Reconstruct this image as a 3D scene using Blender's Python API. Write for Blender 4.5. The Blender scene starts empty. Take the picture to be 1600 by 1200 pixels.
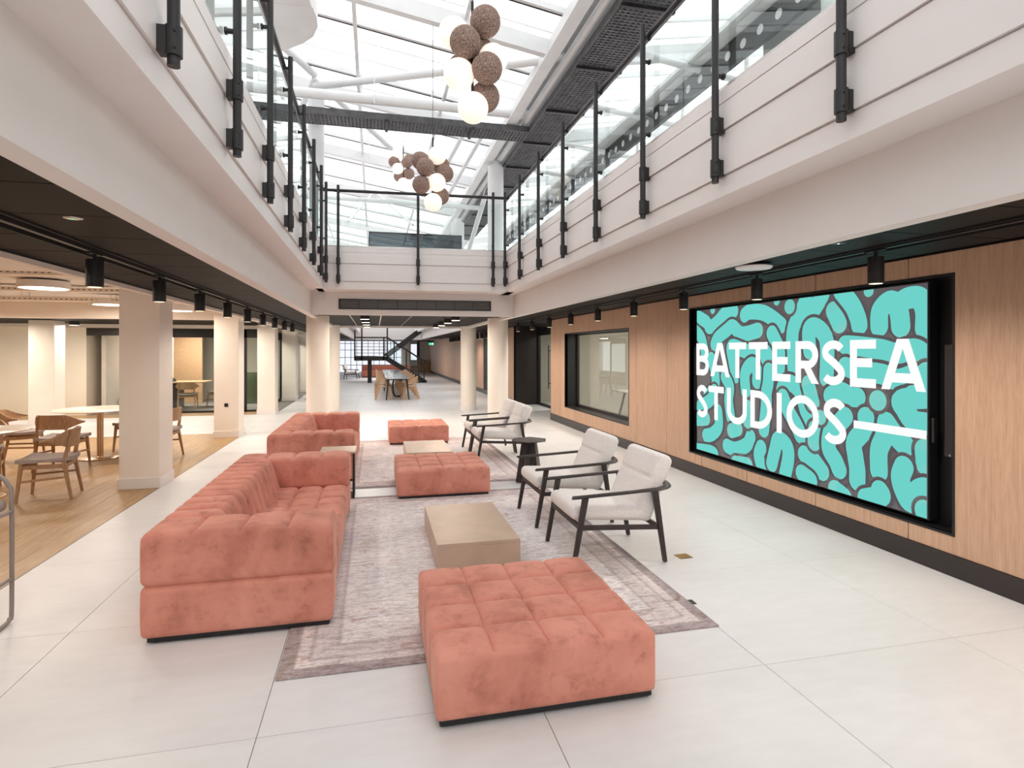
import bpy, bmesh, math, random
from mathutils import Vector, Matrix
R = math.radians
PI = math.pi
random.seed(7)
scene = bpy.context.scene
COL = scene.collection

# ------------------------------------------------------------------ camera, sky, exposure
cam_d = bpy.data.cameras.new('camera')
cam_d.sensor_width = 36.0
cam_d.lens = 20.34
cam_d.shift_y = -0.0325
cam_d.clip_end = 300
cam = bpy.data.objects.new('camera', cam_d)
cam.location = (0, 0, 1.6)
cam.rotation_euler = (R(90), 0, -math.atan2(215, 904))
COL.objects.link(cam)
scene.camera = cam
scene.view_settings.view_transform = 'Standard'
scene.view_settings.look = 'None'
scene.view_settings.gamma = 1.0
scene.view_settings.use_curve_mapping = False
scene.view_settings.exposure = 0.07
w = bpy.data.worlds.new('overcast')
scene.world = w
w.use_nodes = True
w.node_tree.nodes['Background'].inputs[0].default_value = (0.97, 0.985, 1.0, 1)
w.node_tree.nodes['Background'].inputs[1].default_value = 2.3
SPOT_R = 38      # watts, track spots on the right
SPOT_L = 21      # watts, track spots on the left
LAMP_W = 30      # watts, round lamps over the cafe tables
scene.cycles.use_denoising = True
scene.cycles.max_bounces = 8
scene.cycles.diffuse_bounces = 5
scene.cycles.glossy_bounces = 3
scene.cycles.transmission_bounces = 6
scene.cycles.transparent_max_bounces = 16
scene.cycles.caustics_reflective = False
scene.cycles.caustics_refractive = False
scene.cycles.sample_clamp_indirect = 6

# ------------------------------------------------------------------ materials
def new_mat(name):
    m = bpy.data.materials.new(name)
    m.use_nodes = True
    nt = m.node_tree
    return m, nt, nt.nodes['Principled BSDF']
def setin(b, **k):
    for n, v in k.items():
        n = n.replace('_', ' ')
        if n in b.inputs: b.inputs[n].default_value = v
def col(c): return (c[0], c[1], c[2], 1)
def srgb(r, g, b):
    f = lambda v: (v/255/12.92 if v <= 10 else ((v/255+0.055)/1.055)**2.4)
    return (f(r), f(g), f(b))
def node(nt, t, **k):
    n = nt.nodes.new(t)
    for a, v in k.items():
        if a == 'i':
            for kk, vv in v.items(): n.inputs[kk].default_value = vv
        else: setattr(n, a, v)
    return n
def pos(nt, scale=(1, 1, 1), src='Position'):
    if src == 'Position': g = node(nt, 'ShaderNodeNewGeometry'); o = g.outputs['Position']
    else: g = node(nt, 'ShaderNodeTexCoord'); o = g.outputs[src]
    mp = node(nt, 'ShaderNodeMapping'); mp.inputs['Scale'].default_value = scale
    nt.links.new(o, mp.inputs[0])
    return mp.outputs[0]
def noise(nt, vec, scale=5, detail=4, rough=0.5, dist=0):
    n = node(nt, 'ShaderNodeTexNoise')
    n.inputs['Scale'].default_value = scale; n.inputs['Detail'].default_value = detail
    n.inputs['Roughness'].default_value = rough; n.inputs['Distortion'].default_value = dist
    nt.links.new(vec, n.inputs['Vector'])
    return n.outputs['Fac']
def ramp(nt, fac, stops):
    r = node(nt, 'ShaderNodeValToRGB')
    e = r.color_ramp.elements
    while len(e) < len(stops): e.new(0.5)
    for q, (p, c) in zip(e, stops): q.position = p; q.color = col(c)
    nt.links.new(fac, r.inputs[0])
    return r.outputs[0]
def mixc(nt, fac, a, b, mode='MIX'):
    m = node(nt, 'ShaderNodeMix', data_type='RGBA', blend_type=mode)
    for s, v in ((0, fac), (6, a), (7, b)):
        if isinstance(v, (int, float)): m.inputs[s].default_value = v
        elif isinstance(v, tuple): m.inputs[s].default_value = col(v)
        else: nt.links.new(v, m.inputs[s])
    return m.outputs[2]
def bump(nt, b, h, strength=0.2, dist=0.01):
    n = node(nt, 'ShaderNodeBump'); n.inputs['Strength'].default_value = strength; n.inputs['Distance'].default_value = dist
    nt.links.new(h, n.inputs['Height']); nt.links.new(n.outputs[0], b.inputs['Normal'])
def plain(name, c, rough=0.5, metal=0, var=0.04, scale=3, spec=0.5, bmp=0):
    m, nt, b = new_mat(name)
    f = noise(nt, pos(nt), scale, 4)
    lo = tuple(x*(1-var) for x in c); hi = tuple(min(1, x*(1+var)) for x in c)
    nt.links.new(ramp(nt, f, [(0.3, lo), (0.7, hi)]), b.inputs['Base Color'])
    setin(b, Roughness=rough, Metallic=metal)
    b.inputs['Specular IOR Level'].default_value = spec
    if bmp: bump(nt, b, noise(nt, pos(nt), 60, 3), bmp, 0.004)
    return m
M = {}
M['white_paint'] = plain('white_paint', (0.765, 0.725, 0.705), 0.55, var=0.015)
M['column_paint'] = plain('column_paint', (0.85, 0.775, 0.70), 0.6, var=0.015)
M['cream_wall'] = plain('cream_wall', (0.82, 0.74, 0.62), 0.65, var=0.02)
M['pier_paint'] = plain('pier_paint', (0.55, 0.58, 0.56), 0.5, var=0.02)
M['cafe_ceiling'] = plain('cafe_ceiling', (0.52, 0.40, 0.31), 0.7)
M['cladding'] = plain('cladding', (0.78, 0.73, 0.715), 0.38, var=0.015)
M['roof_steel'] = plain('roof_steel', (0.74, 0.74, 0.74), 0.45, var=0.05)
M['skirting'] = plain('skirting', (0.80, 0.75, 0.72), 0.35, var=0.01)
M['dark_metal'] = plain('dark_metal', (0.028, 0.025, 0.026), 0.42, var=0.15, metal=0.3)
M['black'] = plain('black', (0.006, 0.006, 0.007), 0.5, var=0.1)
M['dark_base'] = plain('dark_base', (0.026, 0.019, 0.018), 0.35, var=0.08)
M['ceiling_tile'] = plain('ceiling_tile', (0.013, 0.0105, 0.009), 0.6, var=0.08)
M['ceiling_tile'].node_tree.nodes['Principled BSDF'].inputs['Specular IOR Level'].default_value = 0.12
M['tile_grid'] = plain('tile_grid', (0.34, 0.26, 0.21), 0.5)
M['light_grid'] = plain('light_grid', (0.72, 0.62, 0.52), 0.5)
M['galvanised'] = plain('galvanised', (0.10, 0.10, 0.105), 0.5, metal=0.2, var=0.3, scale=9)
M['plastic_white'] = plain('plastic_white', (0.8, 0.76, 0.75), 0.35)
M['brass'] = plain('brass', (0.36, 0.24, 0.09), 0.35, metal=0.8, var=0.1)
M['gold_base'] = plain('gold_base', (0.75, 0.52, 0.33), 0.22, metal=0.85)
M['chrome'] = plain('chrome', (0.6, 0.6, 0.62), 0.2, metal=0.9)
M['grey_tube'] = plain('grey_tube', (0.29, 0.25, 0.23), 0.4)
M['grey_seat'] = plain('grey_seat', (0.36, 0.30, 0.28), 0.8, var=0.1, scale=30)
M['dark_wood'] = plain('dark_wood', (0.028, 0.020, 0.019), 0.42, var=0.25, scale=20)
M['table_white'] = plain('table_white', (0.70, 0.60, 0.51), 0.3)
M['grey_table'] = plain('grey_table', (0.20, 0.20, 0.20), 0.18, var=0.03)
M['green_fabric'] = plain('green_fabric', (0.10, 0.13, 0.07), 0.9)
M['carpet'] = plain('carpet', (0.22, 0.20, 0.18), 0.95, var=0.1, scale=50)
M['red_wood'] = plain('red_wood', (0.30, 0.09, 0.055), 0.5)
M['room_grey'] = plain('room_grey', (0.60, 0.55, 0.48), 0.8, var=0.03)
M['rail_trim'] = plain('rail_trim', (0.62, 0.58, 0.56), 0.25, metal=0.5)

def oak(name, a, b_, scale, rough=0.45):
    m, nt, b = new_mat(name)
    v = pos(nt, scale)
    f1 = noise(nt, v, 3.0, 6, 0.6, 0.3)
    f2 = noise(nt, v, 12.0, 4, 0.7)
    c = ramp(nt, f1, [(0.3, a), (0.7, b_)])
    c2 = ramp(nt, f2, [(0.35, (0.86, 0.84, 0.82)), (0.6, (1, 1, 1))])
    oi = node(nt, 'ShaderNodeObjectInfo')
    c3 = ramp(nt, oi.outputs['Random'], [(0, (0.93, 0.925, 0.92)), (1, (1, 1, 1))])
    x = mixc(nt, 1.0, c, c2, 'MULTIPLY')
    x = mixc(nt, 1.0, x, c3, 'MULTIPLY')
    nt.links.new(x, b.inputs['Base Color'])
    setin(b, Roughness=rough)
    bump(nt, b, f2, 0.08, 0.002)
    return m
M['oak_wall'] = oak('oak_wall', (0.56, 0.345, 0.225), (0.68, 0.44, 0.30), (9, 9, 0.55), 0.5)
M['oak_floor'] = oak('oak_floor', (0.38, 0.225, 0.10), (0.52, 0.325, 0.155), (8, 0.8, 4), 0.4)
M['oak_chair'] = oak('oak_chair', (0.36, 0.20, 0.105), (0.50, 0.30, 0.165), (14, 14, 5), 0.45)
M['ply'] = oak('ply', (0.62, 0.38, 0.22), (0.74, 0.49, 0.31), (10, 10, 4), 0.45)

def floor_tile():
    m, nt, b = new_mat('porcelain_tile')
    f = noise(nt, pos(nt, (1, 1.6, 1)), 0.9, 5, 0.55, 0.4)
    g = noise(nt, pos(nt, (1, 3, 1)), 5, 5, 0.6)
    c = ramp(nt, f, [(0.3, (0.72, 0.71, 0.71)), (0.7, (0.79, 0.78, 0.785))])
    c2 = ramp(nt, g, [(0.3, (0.955, 0.95, 0.945)), (0.65, (1, 1, 1))])
    oi = node(nt, 'ShaderNodeObjectInfo')
    c3 = ramp(nt, oi.outputs['Random'], [(0, (0.965, 0.965, 0.965)), (1, (1, 1, 1))])
    x = mixc(nt, 1, mixc(nt, 1, c, c2, 'MULTIPLY'), c3, 'MULTIPLY')
    nt.links.new(x, b.inputs['Base Color'])
    setin(b, Roughness=0.38)
    b.inputs['Specular IOR Level'].default_value = 0.4
    return m
M['floor_tile'] = floor_tile()
M['grout'] = plain('grout', (0.52, 0.48, 0.46), 0.8)

def velvet():
    m, nt, b = new_mat('velvet')
    v = pos(nt, (1, 1, 1), 'Object')
    f = noise(nt, v, 3.0, 4, 0.55, 0.35)
    g = noise(nt, v, 9, 5, 0.7, 0.25)
    c = ramp(nt, f, [(0.30, (0.47, 0.175, 0.130)), (0.47, (0.655, 0.262, 0.195)), (0.68, (0.73, 0.315, 0.24))])
    c2 = ramp(nt, g, [(0.32, (0.66, 0.61, 0.60)), (0.42, (0.90, 0.88, 0.87)), (0.52, (1, 1, 1))])
    x = mixc(nt, 0.8, c, c2, 'MULTIPLY')
    nt.links.new(x, b.inputs['Base Color'])
    setin(b, Roughness=0.85)
    b.inputs['Sheen Weight'].default_value = 0.35
    b.inputs['Sheen Roughness'].default_value = 0.4
    b.inputs['Sheen Tint'].default_value = (1.0, 0.72, 0.6, 1)
    b.inputs['Specular IOR Level'].default_value = 0.15
    bump(nt, b, noise(nt, v, 120, 2), 0.05, 0.002)
    return m
M['velvet'] = velvet()

def boucle():
    m, nt, b = new_mat('cream_fabric')
    v = pos(nt, (1, 1, 1), 'Object')
    f = noise(nt, v, 140, 3, 0.6)
    c = ramp(nt, f, [(0.35, (0.73, 0.67, 0.64)), (0.6, (0.90, 0.845, 0.815))])
    nt.links.new(c, b.inputs['Base Color'])
    setin(b, Roughness=0.92)
    b.inputs['Sheen Weight'].default_value = 0.2
    bump(nt, b, f, 0.25, 0.003)
    return m
M['boucle'] = boucle()

def bronze():
    m, nt, b = new_mat('bronze_slab')
    v = pos(nt)
    f = noise(nt, v, 3.2, 6, 0.65, 0.8)
    c = ramp(nt, f, [(0.3, (0.53, 0.395, 0.295)), (0.7, (0.64, 0.485, 0.37))])
    nt.links.new(c, b.inputs['Base Color'])
    setin(b, Roughness=0.42, Metallic=0.25)
    return m
M['bronze'] = bronze()

def rug_mat(cx, cy, hx, hy, name):
    m, nt, b = new_mat(name)
    g = node(nt, 'ShaderNodeNewGeometry'); sep = node(nt, 'ShaderNodeSeparateXYZ')
    nt.links.new(g.outputs['Position'], sep.inputs[0])
    def mth(op, a, c=None):
        n = node(nt, 'ShaderNodeMath', operation=op)
        for i, v in enumerate((a, c)):
            if v is None: continue
            if isinstance(v, (int, float)): n.inputs[i].default_value = v
            else: nt.links.new(v, n.inputs[i])
        return n.outputs[0]
    dx = mth('SUBTRACT', hx, mth('ABSOLUTE', mth('SUBTRACT', sep.outputs[0], cx)))
    dy = mth('SUBTRACT', hy, mth('ABSOLUTE', mth('SUBTRACT', sep.outputs[1], cy)))
    d = mth('MINIMUM', dx, dy)                       # distance in from the rug's edge
    st = noise(nt, pos(nt, (1, 3.6, 1)), 8, 9, 0.8, 0.15)
    fine = noise(nt, pos(nt, (1, 4, 1)), 40, 5, 0.8)
    big = noise(nt, pos(nt), 1.7, 3, 0.5)
    spots = noise(nt, pos(nt, (1.0, 1.6, 1)), 5.5, 4, 0.6, 1.5)
    vor = node(nt, 'ShaderNodeTexVoronoi', feature='DISTANCE_TO_EDGE'); vor.inputs['Scale'].default_value = 4.2
    nt.links.new(pos(nt), vor.inputs['Vector'])
    base = ramp(nt, st, [(0.32, (0.44, 0.37, 0.375)), (0.43, (0.74, 0.675, 0.67)), (0.52, (0.95, 0.895, 0.885))])
    base = mixc(nt, 1, base, ramp(nt, fine, [(0.36, (0.62, 0.57, 0.57)), (0.52, (1, 1, 1))]), 'MULTIPLY')
    med = ramp(nt, vor.outputs['Distance'], [(0.0, (0.45, 0.40, 0.40)), (0.055, (1, 1, 1))])
    base = mixc(nt, 0.16, base, med, 'MULTIPLY')
    base = mixc(nt, ramp(nt, spots, [(0.60, (0, 0, 0)), (0.68, (0.55, 0.55, 0.55))]), base, (0.48, 0.27, 0.20))
    base = mixc(nt, ramp(nt, noise(nt, pos(nt, (1, 1, 1)), 3.1, 4, 0.6, 1.0), [(0.63, (0, 0, 0)), (0.70, (0.45, 0.45, 0.45))]), base, (0.55, 0.44, 0.24))
    base = mixc(nt, 0.6, base, ramp(nt, big, [(0.35, (0.78, 0.74, 0.75)), (0.6, (1.05, 1.02, 1.0))]), 'MULTIPLY')
    bd = ramp(nt, mth('MULTIPLY', d, 2.0), [(0.0, (0.42, 0.36, 0.37)), (0.14, (0.50, 0.45, 0.46)), (0.17, (0.98, 0.95, 0.94)), (0.26, (0.92, 0.88, 0.88)), (0.29, (0.62, 0.56, 0.57)), (0.33, (0.92, 0.88, 0.88)), (0.52, (0.85, 0.8, 0.8)), (0.56, (0.66, 0.6, 0.6)), (0.6, (1, 1, 1))])
    base = mixc(nt, 0.85, base, bd, 'MULTIPLY')
    nt.links.new(base, b.inputs['Base Color'])
    setin(b, Roughness=0.95)
    b.inputs['Specular IOR Level'].default_value = 0.1
    bump(nt, b, fine, 0.3, 0.004)
    return m

def glass(name, tint=(0.93, 0.97, 0.96), refl=0.12, rough=0.0):
    m, nt, b = new_mat(name)
    nt.nodes.remove(b)
    out = nt.nodes['Material Output']
    tr = node(nt, 'ShaderNodeBsdfTransparent'); tr.inputs[0].default_value = col(tint)
    gl = node(nt, 'ShaderNodeBsdfGlossy'); gl.inputs['Roughness'].default_value = rough; gl.inputs[0].default_value = (0.9, 0.95, 0.95, 1)
    fr = node(nt, 'ShaderNodeFresnel'); fr.inputs[0].default_value = 1.5
    mu = node(nt, 'ShaderNodeMath', operation='MULTIPLY_ADD'); mu.inputs[1].default_value = 1.0; mu.inputs[2].default_value = 0.0
    geo = node(nt, 'ShaderNodeNewGeometry')
    inv = node(nt, 'ShaderNodeMath', operation='SUBTRACT'); inv.inputs[0].default_value = 1.0; nt.links.new(geo.outputs['Backfacing'], inv.inputs[1])
    ff = node(nt, 'ShaderNodeMath', operation='MULTIPLY'); nt.links.new(fr.outputs[0], ff.inputs[0]); nt.links.new(inv.outputs[0], ff.inputs[1])
    nt.links.new(ff.outputs[0], mu.inputs[0])
    mx = node(nt, 'ShaderNodeMixShader')
    nt.links.new(mu.outputs[0], mx.inputs[0]); nt.links.new(tr.outputs[0], mx.inputs[1]); nt.links.new(gl.outputs[0], mx.inputs[2])
    nt.links.new(mx.outputs[0], out.inputs[0])
    return m
M['glass'] = glass('clear_glass')
M['smoked'] = glass('smoked_glass', (0.22, 0.25, 0.27), 0.3)
def roof_glass():
    m, nt, b = new_mat('roof_glass')
    nt.nodes.remove(b)
    out = nt.nodes['Material Output']
    f = noise(nt, pos(nt, (0.8, 2.2, 1)), 1.4, 4, 0.6, 0.6)
    c = ramp(nt, f, [(0.35, (0.84, 0.84, 0.84)), (0.6, (0.97, 0.97, 0.97))])
    tr = node(nt, 'ShaderNodeBsdfTransparent'); nt.links.new(c, tr.inputs[0])
    tl = node(nt, 'ShaderNodeBsdfTranslucent'); tl.inputs[0].default_value = (0.8, 0.8, 0.8, 1)
    mx = node(nt, 'ShaderNodeMixShader'); mx.inputs[0].default_value = 0.25
    nt.links.new(tr.outputs[0], mx.inputs[1]); nt.links.new(tl.outputs[0], mx.inputs[2])
    nt.links.new(mx.outputs[0], out.inputs[0])
    return m
M['roof_glass'] = roof_glass()
def emit(name, c, s, var=0.0):
    m, nt, b = new_mat(name)
    setin(b, Roughness=0.3)
    b.inputs['Base Color'].default_value = col(c)
    b.inputs['Emission Color'].default_value = col(c)
    b.inputs['Emission Strength'].default_value = s
    return m
M['opal'] = emit('opal_glass', (1.0, 0.90, 0.78), 0.55)
M['lamp_face'] = emit('lamp_face', (1.0, 0.86, 0.66), 6.0)
M['led'] = emit('led', (1, 0.85, 0.6), 1.2)
M['window_sky'] = emit('frosted_daylight_pane', (0.86, 0.90, 1.0), 0.9)
M['screen_dark'] = emit('screen_dark', srgb(84, 80, 83), 1.0)
M['screen_teal'] = emit('screen_teal', srgb(104, 198, 190), 1.0)
M['screen_white'] = emit('screen_white', srgb(240, 243, 243), 1.0)
M['exit_green'] = emit('exit_green', (0.02, 0.5, 0.25), 1.0)
M['exit_white'] = emit('exit_white', (0.9, 1, 0.95), 1.0)
for k in ('screen_dark', 'screen_teal', 'screen_white'):
    b = M[k].node_tree.nodes['Principled BSDF']; b.inputs['Base Color'].default_value = (0.01, 0.01, 0.01, 1); b.inputs['Roughness'].default_value = 0.30; b.inputs['Specular IOR Level'].default_value = 0.9
def felt():
    m, nt, b = new_mat('brown_speckled_shade')
    v = pos(nt, (1, 1, 1), 'Object')
    f = noise(nt, v, 110, 3, 0.7)
    c = ramp(nt, f, [(0.38, (0.13, 0.078, 0.062)), (0.55, (0.34, 0.225, 0.185)), (0.68, (0.52, 0.38, 0.32))])
    nt.links.new(c, b.inputs['Base Color'])
    setin(b, Roughness=0.95)
    bump(nt, b, f, 0.5, 0.004)
    return m
M['felt'] = felt()

# ------------------------------------------------------------------ mesh helpers
class MB:
    def __init__(s): s.v = []; s.f = []
    def add(s, vs, fs):
        o = len(s.v); s.v += [tuple(p) for p in vs]; s.f += [tuple(i+o for i in f) for f in fs]; return s
    def box(s, x0, x1, y0, y1, z0, z1):
        return s.add([(x0,y0,z0),(x1,y0,z0),(x1,y1,z0),(x0,y1,z0),(x0,y0,z1),(x1,y0,z1),(x1,y1,z1),(x0,y1,z1)],
                     [(0,3,2,1),(4,5,6,7),(0,1,5,4),(1,2,6,5),(2,3,7,6),(3,0,4,7)])
    def bar(s, p0, p1, w, h, up=(0, 0, 1), w1=None, h1=None):
        p0 = Vector(p0); p1 = Vector(p1); d = (p1-p0).normalized(); u = Vector(up)
        if abs(d.dot(u)) > 0.98: u = Vector((0, 1, 0))
        a = d.cross(u).normalized(); b = a.cross(d).normalized()
        w1 = w if w1 is None else w1; h1 = h if h1 is None else h1
        vs = []
        for p, ww, hh in ((p0, w, h), (p1, w1, h1)):
            for sx, sy in ((-1,-1),(1,-1),(1,1),(-1,1)): vs.append(p+a*sx*ww/2+b*sy*hh/2)
        return s.add(vs, [(0,3,2,1),(4,5,6,7),(0,1,5,4),(1,2,6,5),(2,3,7,6),(3,0,4,7)])
    def tube(s, pts, r, n=12, cap=True, squash=1.0):
        pts = [Vector(p) for p in pts]; m = len(pts)
        rs = r if isinstance(r, (list, tuple)) else [r]*m
        up = Vector((0, 0, 1)); d0 = (pts[1]-pts[0]).normalized()
        if abs(d0.dot(up)) > 0.95: up = Vector((0, 1, 0))
        vs = []
        for i, p in enumerate(pts):
            d = ((pts[min(i+1, m-1)]-p).normalized()+(p-pts[max(i-1, 0)]).normalized())
            d = d.normalized() if d.length > 1e-6 else d0
            a = d.cross(up)
            a = a.normalized() if a.length > 1e-4 else Vector((1, 0, 0))
            b = a.cross(d).normalized(); up = b
            for k in range(n):
                t = 2*PI*k/n; vs.append(p+a*math.cos(t)*rs[i]+b*math.sin(t)*rs[i]*squash)
        fs = []
        for i in range(m-1):
            for k in range(n):
                k2 = (k+1) % n; fs.append((i*n+k, i*n+k2, (i+1)*n+k2, (i+1)*n+k))
        if cap: fs += [tuple(range(n-1, -1, -1)), tuple(range((m-1)*n, m*n))]
        return s.add(vs, fs)
    def cyl(s, p0, p1, r, n=16, r1=None): return s.tube([p0, p1], [r, r if r1 is None else r1], n)
    def prism(s, poly, z0, z1):
        n = len(poly)
        return s.add([(x, y, z0) for x, y in poly]+[(x, y, z1) for x, y in poly],
                     [tuple(range(n-1, -1, -1)), tuple(range(n, 2*n))]+[(i, (i+1) % n, n+(i+1) % n, n+i) for i in range(n)])
    def lathe(s, prof, c=(0, 0, 0), n=32):
        vs = []; m = len(prof)
        for r, z in prof:
            for k in range(n): t = 2*PI*k/n; vs.append((c[0]+r*math.cos(t), c[1]+r*math.sin(t), c[2]+z))
        fs = [(i*n+k, i*n+(k+1) % n, (i+1)*n+(k+1) % n, (i+1)*n+k) for i in range(m-1) for k in range(n)]
        fs += [tuple(range(n-1, -1, -1)), tuple(range((m-1)*n, m*n))]
        return s.add(vs, fs)
    def sphere(s, c, r, n=32, m=18):
        prof = [(max(1e-4, r*math.sin(PI*i/m)), -r*math.cos(PI*i/m)) for i in range(m+1)]
        return s.lathe(prof, c, n)
    def mesh(s, name, m, smooth=False, ang=40):
        me = bpy.data.meshes.new(name); me.from_pydata(s.v, [], s.f); me.validate()
        me.materials.append(M[m] if isinstance(m, str) else m)
        bm = bmesh.new(); bm.from_mesh(me); bmesh.ops.recalc_face_normals(bm, faces=bm.faces); bm.to_mesh(me); bm.free()
        if smooth:
            me.shade_smooth(); me.set_sharp_from_angle(angle=R(ang))
        return me
    def build(s, name, m, parent=None, smooth=False, bevel=0, ang=40, segs=2):
        o = bpy.data.objects.new(name, s.mesh(name, m, smooth, ang)); COL.objects.link(o)
        if parent: o.parent = parent
        if bevel:
            md = o.modifiers.new('bevel', 'BEVEL'); md.width = bevel; md.segments = segs; md.limit_method = 'ANGLE'; md.angle_limit = R(35)
        return o
def bx(*a): return MB().box(*a)
def tag(o, label=None, cat=None, group=None, kind=None):
    if label: o['label'] = label
    if cat: o['category'] = cat
    if group: o['group'] = group
    if kind: o['kind'] = kind
    return o
def thing(name, label, cat, loc=(0, 0, 0), rz=0, group=None, kind=None):
    o = bpy.data.objects.new(name, None); COL.objects.link(o); o.empty_display_size = 0.1
    o.location = loc; o.rotation_euler = (0, 0, rz)
    return tag(o, label, cat, group, kind)
def dup(root, loc, rz=0, label=None, group=None):
    r = root.copy(); COL.objects.link(r); r.location = loc; r.rotation_euler = (0, 0, rz)
    if label: r['label'] = label
    if group: r['group'] = group
    for ch in list(root.children):
        c = ch.copy(); COL.objects.link(c); c.parent = r
        for g in list(ch.children):
            d = g.copy(); COL.objects.link(d); d.parent = c
    return r
def inst(o, name, loc, parent):
    c = bpy.data.objects.new(name, o.data); COL.objects.link(c); c.location = loc
    if parent: c.parent = parent
    for md in o.modifiers:
        m2 = c.modifiers.new(md.name, md.type)
        if md.type == 'BEVEL': m2.width = md.width; m2.segments = md.segments; m2.limit_method = md.limit_method; m2.angle_limit = md.angle_limit
    return c
def empty(name, kind=None, loc=(0, 0, 0), rz=0, parent=None):
    o = bpy.data.objects.new(name, None); COL.objects.link(o); o.location = loc; o.rotation_euler = (0, 0, rz)
    o.empty_display_size = 0.1
    if kind: o['kind'] = kind
    if parent: o.parent = parent
    return o
def struct(name, mb, m, parent=None, **k):
    o = mb.build(name, m, parent, **k)
    if not parent: o['kind'] = 'structure'
    return o
def area(name, loc, size, watts, color=(1, 0.90, 0.78), rot=(0, 0, 0), parent=None, shape='DISK', sy=None):
    l = bpy.data.lights.new(name, 'AREA'); l.shape = shape; l.size = size; l.energy = watts; l.color = color
    if sy: l.size_y = sy
    o = bpy.data.objects.new(name, l); COL.objects.link(o); o.location = loc; o.rotation_euler = rot
    if parent: o.parent = parent
    return o

# ================================================================== THE SETTING
ZD, ZB, ZS, ZT = 2.26, 2.21, 2.595, 3.20       # dark ceiling, bulkhead underside, soffit, top of the cladding
AL, AR = -0.812, 2.19                          # faces of the atrium's upper edge
BL, BR = -1.03, 2.43                           # faces of the bulkheads below it
YE = 9.65                                      # far end of the near atrium
YB0, YB1, YF = 15.8, 33.0, 44.0                # second atrium, far window wall
WR, WL = 3.99, -2.44

# floor: large porcelain tiles
floor = struct('floor', bx(-9.5, 7.5, -5.3, YF+1, -0.15, -0.012), 'grout')
TX = [-2.44] + [-1.68+1.205*k for k in range(5)] + [3.99]
TY = [2.57+1.205*k for k in range(-6, 18)]
tile_cache = {}
def tile(x0, x1, y0, y1, m='floor_tile', name='tile', th=0.012, g=0.0016, bev=0.0012, parent=None):
    w_, h_ = round(x1-x0-2*g, 3), round(y1-y0-2*g, 3)
    key = (w_, h_, m)
    if key not in tile_cache:
        o = bx(-w_/2, w_/2, -h_/2, h_/2, -th, 0).build(name, m, parent or floor, bevel=bev, segs=1)
        o.location = ((x0+x1)/2, (y0+y1)/2, 0); tile_cache[key] = o
    else:
        o = inst(tile_cache[key], name, ((x0+x1)/2, (y0+y1)/2, 0), parent or floor)
    return o
for i in range(len(TX)-1):
    for j in range(len(TY)-1):
        tile(TX[i], TX[i+1], TY[j], TY[j+1])
xs = [-2.44-1.205*k for k in range(6)]
for i in range(5):
    for (a, c) in ((12.2, 13.4), (13.4, 14.6), (14.6, 15.6)):
        tile(xs[i+1], xs[i], a, c)
tag(struct('tile', bx(-2.44, 3.99, TY[-1], YF, -0.012, 0), 'floor_tile', parent=floor), kind='stuff')
# oak planks of the cafe floor
pw, pl_ = 0.186, 1.5
cnt = 0
k = 0
x = WL
while x > -6.9:
    y = 0.2 - (k*0.53) % pl_
    while y < 12.2:
        y0, y1 = max(y, 0.2), min(y+pl_, 12.2)
        if y1-y0 > 0.05:
            tile(x-pw, x, y0, y1, 'oak_floor', 'plank', g=0.0008, bev=0.0008); cnt += 1
        y += pl_
    x -= pw; k += 1
tag(struct('plank', bx(-9.5, x, 0.2, 12.2, -0.012, 0), 'oak_floor', parent=floor), kind='stuff')
for (a, c) in ((15.6, 16.4),):
    for q in range(4): tile(-9.0+q*1.64, -9.0+(q+1)*1.64, a, c, 'oak_floor', 'plank')
struct('tile', bx(-9.5, WL, -5.2, 0.2, -0.012, 0), 'floor_tile', parent=floor)
struct('tile', bx(-9.5, WL, 16.4, YF, -0.012, 0), 'carpet', parent=floor)
struct('floor_trim', bx(WL-0.004, WL+0.004, 0.2, 12.2, -0.012, 0.0015), 'dark_base', parent=floor)
tag(struct('floor_tile_field', bx(4.0, 7.4, 6.0, 18.0, -0.012, 0), 'floor_tile', parent=floor), kind='stuff')

# ------------------------------------------------------------------ right wall: oak panels, skirting, screen recess, window, alcove
wall_r = empty('wall_right', 'structure')
PY = [-5.1, -4.0, -3.0, -2.0, -1.1, -0.15, 0.8, 1.75, 3.62, 4.58, 5.60, 6.50, 7.39, 8.35, 9.27, 10.23, 11.24, 12.16, 12.88]
WT = 2.305
SCR = (3.27, 6.78, 0.30, 2.135); WIN = (8.65, 11.85, 0.40, 1.955)
def panel(y0, y1, z0, z1, x=WR):
    g = 0.004
    if y1-y0 < 0.02: return
    bx(x, x+0.02, y0+g, y1-g, z0, z1).build('wood_panel', 'oak_wall', wall_r, bevel=0.001, segs=1)
for a, c in zip(PY[:-1], PY[1:]):
    cuts = [a, c]
    for o_ in (SCR, WIN):
        for e in o_[:2]:
            if a+0.02 < e < c-0.02: cuts.append(e)
    cuts.sort()
    # an opening that ends inside a panel leaves one L-shaped panel: upper strip, lower strip and full-height remainder
    for p, q in zip(cuts[:-1], cuts[1:]):
        mid = (p+q)/2; op = None
        for o_ in (SCR, WIN):
            if o_[0] < mid < o_[1]: op = o_
        e0 = p if p in (a, c) else p-0.004; e1 = q if q in (a, c) else q+0.004
        if op is None: panel(e0, e1, 0.155, WT)
        else:
            panel(e0, e1, 0.155, op[2]); panel(e0, e1, op[3], WT)
y = 16.6
while y < 43.5:
    if not (20.5 < y+0.48 < 21.4 or 23.2 < y+0.48 < 24.1): panel(y, y+0.96, 0.155, WT)
    else: struct('door_leaf', bx(WR+0.05, WR+0.08, y, y+0.96, 0, WT), 'dark_base', wall_r)
    y += 0.96
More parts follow.
